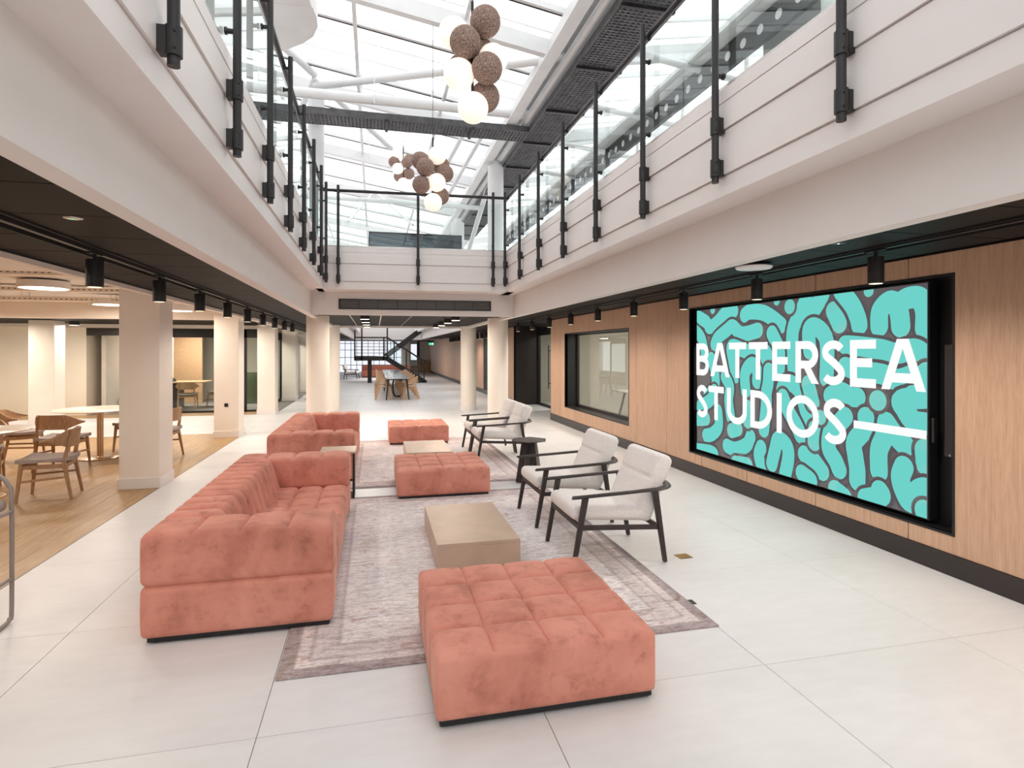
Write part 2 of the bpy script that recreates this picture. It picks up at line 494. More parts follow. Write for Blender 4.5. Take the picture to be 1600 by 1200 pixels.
struct('wall_core', bx(WR+0.021, WR+0.06, -5.2, SCR[0], 0, 2.5), 'black', wall_r)
struct('wall_core', bx(WR+0.021, WR+0.06, SCR[1], WIN[0], 0, 2.5), 'black', wall_r)
struct('wall_core', bx(WR+0.021, WR+0.06, WIN[1], 12.88, 0, 2.5), 'black', wall_r)
struct('wall_core', bx(WR+0.021, WR+0.06, 16.6, YF, 0, 2.5), 'black', wall_r)
for o_ in (SCR, WIN):
    struct('wall_core', bx(WR+0.021, WR+0.06, o_[0], o_[1], 0, o_[2]-0.03), 'black', wall_r)
    struct('wall_core', bx(WR+0.021, WR+0.06, o_[0], o_[1], o_[3]+0.03, 2.5), 'black', wall_r)
struct('baseboard_right', bx(WR-0.012, WR+0.02, -5.2, 12.88, 0, 0.153), 'dark_base')
struct('baseboard_right_far', bx(WR-0.012, WR+0.02, 16.6, YF, 0, 0.153), 'dark_base')
# recess of the screen
rc = MB()
rc.box(WR+0.16, WR+0.18, SCR[0]-0.03, SCR[1]+0.03, SCR[2]-0.03, SCR[3]+0.03)
rc.box(WR-0.004, WR+0.16, SCR[0]-0.018, SCR[0], SCR[2]-0.018, SCR[3]+0.018)
rc.box(WR-0.004, WR+0.16, SCR[1], SCR[1]+0.018, SCR[2]-0.018, SCR[3]+0.018)
rc.box(WR-0.004, WR+0.16, SCR[0], SCR[1], SCR[3], SCR[3]+0.018)
rc.box(WR-0.004, WR+0.16, SCR[0], SCR[1], SCR[2]-0.018, SCR[2])
struct('screen_recess', rc, 'black', wall_r)
# interior window
win = empty('window_1', 'structure')
fr = MB()
fr.box(WR-0.003, WR+0.32, WIN[1], WIN[1]+0.02, WIN[2]-0.015, WIN[3]+0.015)
fr.box(WR-0.003, WR+0.32, WIN[0]-0.02, WIN[0], WIN[2]-0.015, WIN[3]+0.015)
fr.box(WR-0.003, WR+0.32, WIN[0], WIN[1], WIN[3], WIN[3]+0.015)
struct('window_frame', fr, 'black', win)
struct('window_sill', bx(WR-0.003, WR+0.32, WIN[0], WIN[1], WIN[2]-0.015, WIN[2]), 'dark_base', win)
g_ = MB()
for a, c in ((WIN[0], WIN[0]+0.03), (WIN[1]-0.06, WIN[1])): g_.box(WR+0.27, WR+0.31, a, c, WIN[2], WIN[3])
g_.box(WR+0.27, WR+0.31, WIN[0], WIN[1], WIN[3]-0.03, WIN[3]); g_.box(WR+0.27, WR+0.31, WIN[0], WIN[1], WIN[2], WIN[2]+0.05)
struct('glazing_bead', g_, 'dark_base', win)
struct('glass_pane', bx(WR+0.285, WR+0.295, WIN[0]+0.03, WIN[1]-0.06, WIN[2]+0.05, WIN[3]-0.03), 'glass', win)
# the room behind it
rm = MB()
rm.box(7.2, 7.3, 6.9, 13.0, 0, 2.5); rm.box(4.06, 7.3, 6.9, 7.0, 0, 2.5); rm.box(4.06, 7.3, 12.75, 12.87, 0, 2.5)
struct('wall_side_room', rm, 'room_grey')
struct('ceiling_side_room', bx(4.06, 7.3, 6.9, 13.0, 2.3, 2.4), 'room_grey')
# alcove with a glass door
al = MB()
al.box(4.77, 4.83, 12.88, 14.9, 0, 2.5)
struct('wall_alcove', al, 'dark_base')
struct('wall_alcove_end', bx(WR+0.02, 4.83, 16.6, 16.7, 0, 2.5), 'dark_base')
struct('wall_alcove_return', bx(WR+0.021, 4.83, 12.87, 12.92, 0, 2.5), 'dark_metal')
door = empty('door_1', 'structure')
d_ = MB()
for a, c in ((14.9, 14.96), (16.52, 16.6)): d_.box(4.74, 4.80, a, c, 0, 2.3)
d_.box(4.74, 4.80, 14.96, 16.52, 2.05, 2.3); d_.box(4.74, 4.80, 14.96, 16.52, 0, 0.07)
struct('door_frame', d_, 'black', door)
struct('door_glass', bx(4.765, 4.775, 14.96, 16.52, 0.07, 2.05), 'glass', door)
h_ = MB().cyl((4.66, 15.25, 0.55), (4.66, 15.25, 1.75), 0.014, 10)
for z in (0.7, 1.6): h_.cyl((4.66, 15.25, z), (4.765, 15.25, z), 0.01, 8)
struct('door_handle', h_, 'black', door, smooth=True)
struct('wall_alcove_back', MB().box(6.4, 6.5, 13.2, 17.5, 0, 2.5).box(4.84, 6.5, 17.4, 17.5, 0, 2.5), 'room_grey')
struct('ceiling_alcove', bx(WR, 6.5, 12.88, 17.5, 2.33, 2.4), 'black')

# ------------------------------------------------------------------ upper floor slabs, bulkheads and cladding
def extr(poly, y0, y1):
    n = len(poly)
    return MB().add([(x, y0, z) for x, z in poly]+[(x, y1, z) for x, z in poly],
                    [tuple(range(n)), tuple(range(2*n-1, n-1, -1))]+[(i, n+i, n+(i+1) % n, (i+1) % n) for i in range(n)])
struct('ceiling_slab_left', bx(-12, AL+0.0, -3.6, YB1, ZS, 3.16), 'white_paint')
struct('ceiling_slab_right', bx(AR-0.0, 9, -3.6, YB1, ZS, 3.16), 'white_paint')
struct('trim_bulkhead_left', bx(BL-0.106, BL, -3.6, YB1, ZB, ZS), 'white_paint')
struct('trim_bulkhead_right', bx(BR, BR+0.106, -3.6, YB1, ZB, ZS), 'white_paint')
def boards(x0, s, y0, y1, parent):
    for a, c_, e in ((2.724, 2.882, 3.004), (3.012, 3.150, 3.190)):
        poly = [(x0, a), (x0-s*0.024, a), (x0-s*0.024, c_), (x0-s*0.012, c_+0.004), (x0-s*0.012, e), (x0, e)]
        extr(poly, y0, y1).build('cladding_board', 'cladding', parent)
    extr([(x0, ZS-0.001), (x0-s*0.010, ZS-0.001), (x0-s*0.010, 2.716), (x0, 2.716)], y0, y1).build('cladding_board', 'cladding', parent)
    extr([(x0+s*0.05, 3.194), (x0-s*0.016, 3.194), (x0-s*0.016, 3.275), (x0+s*0.05, 3.275)], y0, y1).build('cap_rail', 'cladding', parent)
    extr([(x0+s*0.03, 3.277), (x0-s*0.010, 3.277), (x0-s*0.010, 3.298), (x0+s*0.03, 3.298)], y0, y1).build('edge_channel', 'rail_trim', parent)
tl = empty('trim_cladding_left', 'structure'); boards(AL, -1, -5.2, 9.95, tl)
tr_ = empty('trim_cladding_right', 'structure'); boards(AR, 1, -5.2, 9.75, tr_)
# far end of the near atrium, a few degrees off square
EZ = -0.055
trim_e = empty('trim_cladding_end', 'structure', (0.69, YE, 0), EZ)
def yboards(parent, L):
    def ex(poly):   # poly in (y, z), extruded along x
        n = len(poly)
        return MB().add([(-L, y, z) for y, z in poly]+[(L, y, z) for y, z in poly],
                        [tuple(range(n-1, -1, -1)), tuple(range(n, 2*n))]+[(i, (i+1) % n, n+(i+1) % n, n+i) for i in range(n)])
    for a, c_, e in ((2.724, 2.882, 3.004), (3.012, 3.150, 3.190)):
        ex([(0, a), (-0.024, a), (-0.024, c_), (-0.012, c_+0.004), (-0.012, e), (0, e)]).build('cladding_board', 'cladding', parent)
    ex([(0, ZS), (-0.010, ZS), (-0.010, 2.716), (0, 2.716)]).build('cladding_board', 'cladding', parent)
    ex([(0.05, 3.194), (-0.016, 3.194), (-0.016, 3.275), (0.05, 3.275)]).build('cap_rail', 'cladding', parent)
    ex([(0.03, 3.277), (-0.01, 3.277), (-0.01, 3.298), (0.03, 3.298)]).build('edge_channel', 'rail_trim', parent)
yboards(trim_e, 1.55)
se = bx(-1.62, 1.62, 0.0, 5.9, ZS, 3.16).build('slab', 'white_paint', trim_e)
be = empty('trim_bulkhead_end', 'structure', (0.69, 10.16, 0), -0.035)
bx(-1.78, 1.78, 0, 0.1, ZB, ZS+0.01).build('bulkhead', 'white_paint', be)
struct('trim_bulkhead_far', bx(BL, BR, YB0, YB0+0.1, ZB, 3.2), 'white_paint')
struct('trim_bulkhead_back', bx(-3, 4, YB1, YB1+0.1, ZB, 3.4), 'white_paint')
# wall that closes the hall behind the camera, with unseen glazing added for daylight
wb = empty('wall_back', 'structure')
YK = -3.6
struct('wall_face', MB().box(-12, -2.6, YK-0.15, YK, 0, 7).box(4.0, 9, YK-0.15, YK, 0, 7).box(-2.6, 4.0, YK-0.15, YK, 2.3, 3.3), 'white_paint', wb)
for z0, z1 in ((0.02, 2.28), (3.32, 5.6)):
    for k in range(5): bx(-2.58+1.316*k, -1.30+1.316*k, YK-0.09, YK-0.08, z0, z1).build('glass_pane', 'glass', wb)
    m_ = MB()
    for k in range(6): m_.box(-2.62+1.316*k, -2.57+1.316*k, YK-0.12, YK-0.04, z0, z1)
    m_.build('mullion', 'dark_metal', wb)
struct('wall_left', bx(-9.6, -9.5, -3.6, YB1, 0, 3.2), 'cream_wall')

# ------------------------------------------------------------------ dark metal ceilings: tiles in a grid
def tiled_ceiling(name, x0, x1, y0, y1, z, sx, sy, grid='tile_grid', slot=None):
    c = empty(name, 'structure')
    bx(x0, x1, y0, y1, z+0.012, z+0.05).build('grid_backing', grid, c)
    nx = max(1, round((x1-x0)/sx)); ny = max(1, round((y1-y0)/sy))
    wx, wy = (x1-x0)/nx, (y1-y0)/ny
    first = None; g = 0.005 if grid == 'tile_grid' else 0.013
    for i in range(nx):
        for j in range(ny):
            loc = (x0+wx*(i+0.5), y0+wy*(j+0.5), z)
            if first is None:
                first = bx(-wx/2+g, wx/2-g, -wy/2+g, wy/2-g, 0, 0.012).build('ceiling_tile', 'ceiling_tile', c); first.location = loc
            else: inst(first, 'ceiling_tile', loc, c)
    return c
tiled_ceiling('ceiling_left_inner', -1.71, BL-0.106, -3.9, YB1, ZD, 0.66, 0.6)
tiled_ceiling('ceiling_left_outer', -2.36, -1.91, -3.9, YB1, ZD, 0.5, 0.6)
tiled_ceiling('ceiling_right_inner', BR+0.106, 3.07, -3.9, YB1, ZD, 0.66, 0.6)
tiled_ceiling('ceiling_right_outer', 3.25, 3.64, -3.9, YB1, ZD, 0.5, 0.6)
tiled_ceiling('ceiling_corridor', BL, BR, 10.45, YB0, ZD, 0.6, 6.0, 'light_grid')
tiled_ceiling('ceiling_cross_path', -9.5, -2.36, 12.65, 16.4, ZD, 1.2, 0.6)
struct('ceiling_above_tiles', MB().box(-2.36, BL-0.1, -3.9, YB1, ZD+0.06, ZD+0.14).box(BR+0.1, 4.3, -3.9, YB1, ZD+0.20, ZD+0.26), 'black')
# slots that hold the tracks
for nm, xa, hw in (('trim_track_slot_left', -1.81, 0.10), ('trim_track_slot_right', 3.16, 0.09)):
    s_ = MB().box(xa-hw, xa+hw, -3.9, YB1, ZD+0.03, ZD+0.055)
    s_.box(xa-hw, xa-hw+0.006, -3.9, YB1, ZD-0.012, ZD+0.05).box(xa+hw-0.006, xa+hw, -3.9, YB1, ZD-0.012, ZD+0.05)
    struct(nm, s_, 'black')
# pale beams that edge the cafe ceiling
struct('trim_beam_left', bx(-2.435, -2.36, -3.9, YB1, ZB, ZS), 'column_paint')
struct('trim_beam_cross', bx(-9.5, -2.52, 12.4, 12.65, ZB, ZS), 'column_paint')
struct('trim_beam_cross_far', bx(-9.5, -2.52, 16.3, 16.45, 2.17, ZS), 'column_paint')
struct('trim_ceiling_edge', bx(-2.366, -2.350, -3.9, 12.4, 2.248, ZD+0.02), 'black')

# ------------------------------------------------------------------ columns
def square_column(y, label, loc_x=-2.65, top=ZS):
    t = thing('square_column', label, 'column', (loc_x, y, 0), group='square columns along the cafe edge', kind='thing')
    bx(-0.21, 0.21, 0, 0.46, 0, top).build('shaft', 'column_paint', t, bevel=0.006)
    bx(-0.222, 0.222, -0.012, 0.472, 0, 0.125).build('skirting', 'skirting', t, bevel=0.004)
    return t
square_column(7.52, 'pale square column between the cafe tables and the near rose sofa, widest in view')
c2 = square_column(11.57, 'pale square column with a black floor socket on its front face')
square_column(15.6, 'pale square column beside the pane showing the green curved sofa', top=ZD-0.002)
square_column(19.6, 'fourth pale square column of the cafe row, counting from the near one')
square_column(23.6, 'farthest slim pale square column in the cafe row, by the round column')
sk = bx(-0.02, 0.02, -0.012, 0, -0.02, 0.02).build('wall_socket', 'black', None, bevel=0.004)
sk.location = (-2.65, 11.57, 0.60); sk.scale = (1.6, 1, 1.6)
tag(sk, 'square black power socket on the second pale column', 'socket')
cc = thing('square_column', 'pale square column standing in the cafe before the cream wall', 'column', (-6.95, 14.4, 0), group='square columns along the cafe edge', kind='thing')
bx(-0.24, 0.24, 0, 0.46, 0, ZD-0.002).build('shaft', 'column_paint', cc, bevel=0.006)
bx(-0.25, 0.25, -0.012, 0.472, 0, 0.125).build('skirting', 'skirting', cc, bevel=0.004)
def round_column(x, y, label):
    t = thing('round_column', label, 'column', (x, y, 0), group='round columns at the far end of the lounge', kind='thing')
    MB().cyl((0, 0, 0), (0, 0, ZD-0.002), 0.21, 40).build('shaft', 'column_paint', t, smooth=True)
    MB().lathe([(0.222, 0), (0.222, 0.10), (0.212, 0.11)], n=40).build('skirting', 'skirting', t, smooth=True)
round_column(-1.045, 11.55, 'stout pale round column left of the corridor, behind the farther rose sofa')
round_column(2.45, 11.55, 'pale round column right of the corridor, behind the two far armchairs')
round_column(-1.08, 15.6, 'second round column on the left of the corridor, behind the stout one')
round_column(2.49, 15.6, 'slimmer-looking round column on the right of the corridor, farther back')

# ------------------------------------------------------------------ the cafe side: exposed ceiling, walls, glazed meeting rooms
struct('wall_cafe_back', MB().box(-9.5, -7.05, 16.4, 16.55, 0, ZS).box(-7.05, -6.95, 16.4, 18.6, 0, ZS), 'cream_wall')
struct('wall_niche', MB().box(-7.0, -5.7, 18.6, 18.7, 0, ZS), 'column_paint')
struct('trim_niche_header', bx(-6.95, -5.9, 16.4, 16.5, 1.98, 2.17), 'dark_base')
glz = empty('wall_glazed', 'structure')
gy = 16.42
fr = MB()
for xx in (-6.15, -5.35, -4.02, -3.30): fr.box(xx-0.035, xx+0.035, gy-0.03, gy+0.03, 0, 2.17)
fr.box(-6.15, -2.9, gy-0.03, gy+0.03, 1.94, 2.17); fr.box(-6.15, -2.9, gy-0.03, gy+0.03, 0, 0.045)
struct('frame', fr, 'black', glz)
for a, c in ((-6.11, -5.39), (-5.31, -4.06), (-3.98, -3.34), (-3.26, -2.9)):
    struct('glass_pane', bx(a, c, gy-0.005, gy+0.005, 0.045, 1.94), 'glass', glz)
h_ = MB().cyl((-3.88, gy-0.07, 0.45), (-3.88, gy-0.07, 1.7), 0.016, 10)
for z in (0.6, 1.55): h_.cyl((-3.88, gy-0.07, z), (-3.88, gy, z), 0.01, 8)
struct('door_handle', h_, 'black', glz, smooth=True)
# glazed partition running along the far cafe edge
gz2 = empty('wall_glazed_far', 'structure')
fr = MB()
gx = -2.95
YG = (16.45, 18.2, 19.95, 21.7, 23.45, 25.2, 27.0)
for yy in YG: fr.box(gx-0.03, gx+0.03, yy-0.03, yy+0.03, 0, 2.17)
fr.box(gx-0.03, gx+0.03, YG[0], YG[-1], 1.94, 2.17).box(gx-0.03, gx+0.03, YG[0], YG[-1], 0, 0.045)
for ya_, yb_ in zip(YG[:-1], YG[1:]): struct('glass_pane', bx(gx-0.005, gx+0.005, ya_+0.03, yb_-0.03, 0.045, 1.94), 'glass', gz2)
struct('frame', fr, 'black', gz2)
struct('wall_meeting', MB().box(-6.6, -5.15, 19.5, 19.6, 0, ZS), 'ply')
struct('wall_meeting_back', MB().box(-6.6, -2.52, 20.8, 20.9, 0, ZS).box(-6.7, -6.6, 16.6, 20.9, 0, ZS), 'room_grey')
struct('ceiling_meeting', MB().box(-6.7, -2.52, 16.5, 20.9, 2.3, 2.35), 'room_grey')
struct('ceiling_cafe', bx(-9.5, -2.5, -4, 12.4, 2.80, 2.84), 'cafe_ceiling')
def cable_tray(y, z, label):
    t = thing('cable_tray', label, 'cable tray', (-6, y, z), group='painted cable trays under the cafe ceiling')
    bx(-3.4, 3.45, -0.10, 0.10, 0, 0.008).build('tray_base', 'column_paint', t)
    m_ = MB()
    for s in (-1, 1): m_.box(-3.4, 3.45, s*0.1-0.004, s*0.1+0.004, 0, 0.055)
    m_.build('tray_side', 'column_paint', t)
    m_ = MB()
    k = -3.35
    while k < 3.4: m_.box(k, k+0.03, -0.106, -0.1042, 0.025, 0.037); k += 0.075
    tag(m_.build('slot', 'black', t), kind='stuff')
    for k in (-2.6, -1.2, 0.3, 1.6, 2.8):
        for e in (-0.11, 0.11): MB().cyl((k, e, 0.0), (k, e, 2.80-z), 0.006, 6).build('hanger_rod', 'column_paint', t)
cable_tray(8.6, 2.56, 'pale perforated cable tray nearest the camera, above the cafe tables')
cable_tray(10.2, 2.50, 'middle perforated cable tray of three above the cafe')
cable_tray(11.35, 2.44, 'farthest perforated cable tray, just before the cross beam')
t = thing('ventilation_duct', 'pale painted ventilation pipes crossing under the cafe ceiling', 'duct', (0, 0, 0))
MB().tube([(-9.4, 9.0, 2.60), (-5.2, 9.6, 2.70), (-4.2, 10.7, 2.70), (-2.6, 11.0, 2.70)], 0.085, 16).build('pipe', 'column_paint', t, smooth=True)
MB().tube([(-9.4, 7.4, 2.68), (-4.6, 7.6, 2.68), (-2.6, 9.6, 2.66)], 0.05, 12).build('pipe', 'column_paint', t, smooth=True)
MB().tube([(-9.4, 11.0, 2.62), (-2.6, 10.9, 2.60)], 0.03, 10).build('pipe', 'column_paint', t, smooth=True)

# ------------------------------------------------------------------ far window wall
fw = empty('wall_far', 'structure')
m_ = MB()
m_.box(-9.5, -2.5, YF, YF+0.1, 0, 3.4).box(2.0, 7.5, YF, YF+0.1, 0, 3.4).box(-2.5, 2.0, YF, YF+0.1, 2.3, 3.4)
struct('wall_face', m_, 'white_paint', fw)
struct('window_pane', bx(-2.5, 2.0, YF+0.06, YF+0.08, 0, 2.3), 'window_sky', fw)
m_ = MB()
for k in range(12): xk = -2.5+k*0.409; m_.box(xk-0.02, xk+0.02, YF, YF+0.05, 0, 2.3)
for z in (0.02, 0.55, 1.1, 1.65, 2.13): m_.box(-2.5, 2.0, YF, YF+0.05, z-0.02, z+0.02)
struct('glazing_bars', m_, 'grey_tube', fw)
struct('ceiling_far', bx(-9, 7, YB1+0.1, YF, 2.3, 2.4), 'ceiling_tile')
fwin = empty('window_2', 'structure')
struct('window_pane', bx(2.65, 3.1, YF-0.03, YF-0.01, 0.9, 2.1), 'window_sky', fwin)
m_ = MB()
for a in (2.6, 3.1): m_.box(a, a+0.05, YF-0.06, YF, 0.85, 2.15)
m_.box(2.6, 3.15, YF-0.06, YF, 2.1, 2.15).box(2.6, 3.15, YF-0.06, YF, 0.85, 0.9)
m_.box(3.15, 3.3, YF-0.04, YF, 0, 2.3)
struct('window_frame', m_, 'dark_base', fwin)

# ------------------------------------------------------------------ glazed roof
VX, VZ, SL = 2.25, 5.62, 0.16                   # valley line and roof pitch
def rz_(x): return VZ+SL*(VX-x)
roof = empty('ceiling_glass_roof', 'structure')
def quadslab(x0, x1, y0, y1, zf, th):
    return MB().add([(x0,y0,zf(x0)),(x1,y0,zf(x1)),(x1,y1,zf(x1)),(x0,y1,zf(x0)),(x0,y0,zf(x0)+th),(x1,y0,zf(x1)+th),(x1,y1,zf(x1)+th),(x0,y1,zf(x0)+th)],
                    [(0,3,2,1),(4,5,6,7),(0,1,5,4),(1,2,6,5),(2,3,7,6),(3,0,4,7)])
zr = lambda x: VZ+0.17*(x-2.95)
Y0, Y1, ST = -5.5, 32.0, 1.5
n = int((Y1-Y0)/ST)
for k in range(n):
    ya, yb = Y0+k*ST, Y0+(k+1)*ST
    for a, c in ((-8.0, -2.9), (-2.9, VX)):
        quadslab(a+0.01, c-0.01, ya+0.02, yb-0.02, rz_, 0.02).build('roof_pane', 'roof_glass', roof)
    quadslab(2.97, 9.0, ya+0.02, yb-0.02, zr, 0.02).build('roof_pane', 'roof_glass', roof)
for k in range(n+1):
    ya = Y0+k*ST
    hh = 0.05
    MB().bar((-8, ya, rz_(-8)-0.03), (VX, ya, rz_(VX)-0.03), hh, 0.07).build('glazing_bar', 'roof_steel', roof)
    MB().bar((2.95, ya, zr(2.95)-0.03), (9, ya, zr(9)-0.03), hh, 0.07).build('glazing_bar', 'roof_steel', roof)
    MB().bar((-8, ya+0.03, rz_(-8)-0.07), (VX, ya+0.03, rz_(VX)-0.07), 0.012, 0.012).build('glazing_bead', 'dark_metal', roof)
for k in range(n):
    for e in (0.5, 1.0):
        ya = Y0+k*ST+e
        MB().bar((-8, ya, rz_(-8)-0.01), (VX, ya, rz_(VX)-0.01), 0.012, 0.016).build('fold_bar', 'roof_steel', roof)
        MB().bar((2.95, ya, zr(2.95)-0.01), (9, ya, zr(9)-0.01), 0.022, 0.02).build('fold_bar', 'roof_steel', roof)
tr = empty('trim_roof_steel', 'structure')
def rbar(x0, z0, y, x1, z1, w_, h_, m='roof_steel'): MB().bar((x0, y, z0), (x1, y, z1), w_, h_).build('roof_beam', m, tr)
# deep rafters with a lower chord every few bays
for ya in (2.75, 7.1, 10.1, 13.1, 16.1, 20.6, 25.1):
    rbar(-8, rz_(-8)-0.17, ya, VX, rz_(VX)-0.17, 0.10, 0.20)
    rbar(2.95, zr(2.95)-0.17, ya, 9, zr(9)-0.17, 0.10, 0.20)
# purlins running the length of the hall
for xx in (-6.4, -4.8, -3.2, -1.6, -0.25, 1.1):
    MB().bar((xx, Y0, rz_(xx)-0.10), (xx, Y1, rz_(xx)-0.10), 0.05, 0.06).build('purlin', 'roof_steel', tr)
for xx in (4.4, 5.8, 7.2):
    MB().bar((xx, Y0, zr(xx)-0.10), (xx, Y1, zr(xx)-0.10), 0.06, 0.08).build('purlin', 'roof_steel', tr)
# valley gutter and its edge beams
struct('valley_gutter', MB().box(2.25, 2.97, Y0, Y1, VZ-0.02, VZ+0.06), 'roof_steel', tr)
struct('roof_beam', MB().box(2.14, 2.18, Y0, Y1, 5.30, 5.52).box(2.08, 2.24, Y0, Y1, 5.27, 5.30), 'roof_steel', tr)
MB().cyl((2.40, Y0, 5.33), (2.40, Y1, 5.33), 0.055, 16).build('tube', 'roof_steel', tr, smooth=True)
MB().cyl((3.08, Y0, 5.33), (3.08, Y1, 5.33), 0.055, 16).build('tube', 'roof_steel', tr, smooth=True)
struct('ridge_beam', MB().box(-8.1, -7.95, Y0, Y1, 3.2, 7.3), 'roof_steel', tr)
# tubes of the cross bracing, seen against the sky
tubes = [((-0.93, 9.80, 5.86), (2.45, 7.3, 5.48), 0.06), ((-0.93, 9.75, 6.03), (-2.1, 7.6, 6.2), 0.06),
         ((-0.93, 9.75, 5.95), (-1.7, 11.2, 5.1), 0.05), ((-0.93, 9.75, 5.95), (0.3, 10.4, 5.15), 0.045),
         ((-3.0, 9.02, 5.42), (2.4, 9.02, 5.40), 0.075), ((-3.0, 9.75, 5.35), (2.4, 9.75, 5.30), 0.05),
         ((-2.4, 5.1, 6.25), (2.35, 5.6, 5.45), 0.05), ((1.2, 3.1, 5.75), (2.4, 4.1, 5.35), 0.06),
         ((0.3, 12.9, 5.0), (2.4, 15.5, 5.5), 0.05), ((-1.5, 13.0, 4.9), (2.4, 13.0, 4.85), 0.05),
         ((1.6, 10.6, 5.6), (1.1, 13.4, 4.9), 0.04), ((1.95, 10.6, 5.6), (1.5, 13.4, 4.9), 0.04),
         ((0.0, 16.0, 5.9), (-0.6, 14.0, 4.6), 0.03), ((0.0, 16.0, 5.9), (0.9, 14.0, 4.6), 0.03), ((2.5, 12.6, 5.4), (2.5, 16, 4.2), 0.06)]
for a, c, r in tubes: MB().cyl(a, c, r, 14).build('brace_tube', 'roof_steel', tr, smooth=True)
# hanging rods
for x_, y_ in ((-0.2, 9.3), (0.0, 8.9), (-0.1, 11.5), (0.9, 9.35)):
    MB().cyl((x_, y_, 5.3), (x_, y_, rz_(x_)-0.05), 0.008, 6).build('hanger_rod', 'roof_steel', tr)
# posts standing on the upper floor
def up_post(x, y, r, z1, label):
    t = thing('roof_post', label, 'post', (x, y, 3.16), group='white posts on the upper floor', kind='thing')
    MB().cyl((0, 0, 0), (0, 0, z1-3.16), r, 28).build('shaft', 'roof_steel', t, smooth=True)
    MB().cyl((0, 0, z1-3.16), (0, 0, z1-3.06), r*0.6, 20).build('cap_plate', 'roof_steel', t, smooth=True)
up_post(-0.93, 9.98, 0.13, 5.82, 'white roof post at the left end of the end balustrade')
up_post(2.31, 11.1, 0.155, 5.2, 'thick white roof post behind the right corner of the balustrade')
up_post(2.0, 14.2, 0.16, 4.75, 'shorter white post seen through the end glass')
# mesh walkways hung under the roof
def walkway(name, label, loc, L, rz, group, width=0.60):
    t = thing(name, label, 'walkway', loc, rz, group, kind='thing')
    m_ = MB()
    wd = width
    y = 0.0
    while y < L:
        m_.box(-wd/2, wd/2, y, y+0.022, 0, 0.03); y += 0.055
    tag(m_.build('grating_bar', 'galvanised', t), kind='stuff')
    m_ = MB()
    for k in range(int(wd/0.0656)): xx = -wd/2+0.03+k*0.0656; m_.box(xx, xx+0.03, 0, L, 0.005, 0.028)
    tag(m_.build('cross_bar', 'galvanised', t), kind='stuff')
    for s in (-1, 1): bx(s*wd/2-0.015, s*wd/2+0.015, 0, L, 0, 0.09).build('edge_angle', 'galvanised', t)
    y = 0.9
    while y < L: bx(-wd/2, wd/2, y, y+0.045, -0.035, 0.0).build('cross_bearer', 'dark_metal', t); y += 1.35
walkway('mesh_walkway', 'long perforated steel walkway running above the right balustrade', (2.77, -3.5, 5.17), 22, 0, 'steel mesh walkways under the roof')
walkway('mesh_walkway', 'steel grating walkway crossing the atrium under the roof', (2.46, 9.36, 5.17), 6.4, R(90), 'steel mesh walkways under the roof', 0.44)
# perforated tray on the right
t = thing('cable_tray', 'dark tray with a row of round holes seen through the right balustrade', 'cable tray', (4.15, -3, 4.98))
bx(-0.03, 0.03, 0, 22, 0, 0.30).build('tray_side', 'dark_metal', t)
m_ = MB(); y = 0.15
while y < 22: m_.cyl((-0.032, y, 0.15), (-0.0305, y, 0.15), 0.055, 12); y += 0.30
tag(m_.build('round_hole', 'roof_steel', t), kind='stuff')
bx(-0.25, 0.25, 0, 22, 0.31, 0.36).build('tray_top', 'roof_steel', t)
# pale pier and pipework of the upper floor on the right
t = thing('upper_pier', 'pale grey-green boxed pier seen through the right balustrade', 'pier', (4.42, 0, 3.162), kind='thing')
bx(0, 0.9, 5.0, 5.9, 0, 2.5).build('casing', 'pier_paint', t, bevel=0.004)
bx(-0.01, 0.91, 4.99, 5.91, 0, 0.12).build('skirting', 'skirting', t)
for (yy, z0, z1) in ((6.6, 5.0, 5.9), (8.2, 5.0, 5.9), (9.8, 5.0, 5.9), (11.4, 5.0, 5.9)):
    MB().cyl((3.05, yy, 5.3), (5.6, yy+0.4, 5.2), 0.045, 12).build('brace_tube', 'roof_steel', tr, smooth=True)
    MB().cyl((4.7, yy, 4.2), (4.7, yy, 6.0), 0.03, 10).build('brace_tube', 'roof_steel', tr, smooth=True)
bx(4.55, 4.75, -3, 22, 4.55, 4.62).build('roof_beam', 'roof_steel', tr)
bx(5.5, 5.9, -3, 22, 5.0, 5.25).build('roof_beam', 'roof_steel', tr)
# hanging white raft at the upper left
t = thing('ceiling_raft', 'pale grey hanging panel with a rounded corner at the upper left', 'ceiling panel', (0, 0, 4.95), kind='thing')
MB().prism([(-2.6, 3.5), (-0.62, 3.5), (-0.60, 5.9), (-0.565, 6.1), (-0.57, 6.3), (-0.63, 6.5), (-0.76, 6.68), (-1.02, 6.92), (-2.6, 6.92)], 0, 0.16).build('raft', 'roof_steel', t, bevel=0.01)
for yy in (4.6, 5.95):
    bx(-2.6, -0.58, yy, yy+0.012, -0.004, 0.0).build('joint_strip', 'skirting', t)
MB().cyl((-1.4, 4.4, 0.16), (-1.4, 4.4, 1.1), 0.01, 6).cyl((-1.4, 6.2, 0.16), (-1.4, 6.2, 1.1), 0.01, 6).build('hanger_rod', 'roof_steel', t)
# dark reflection at the end balustrade, built as a framed tinted pane
t = thing('reflection_pane', 'dark reflection beyond the end balustrade, built as a framed tinted pane', 'reflection pane', (0.94, 13.6, 3.16), kind='thing')
bx(-1.05, 1.05, -0.01, 0.01, 0.72, 1.13).build('glass_pane', 'smoked', t)
MB().box(-1.07, 1.07, -0.03, 0.03, 0.67, 0.72).box(-1.07, 1.07, -0.03, 0.03, 1.13, 1.16).box(-1.07, -1.04, -0.03, 0.03, 0, 1.16).box(1.04, 1.07, -0.03, 0.03, 0, 1.16).build('frame', 'dark_metal', t)

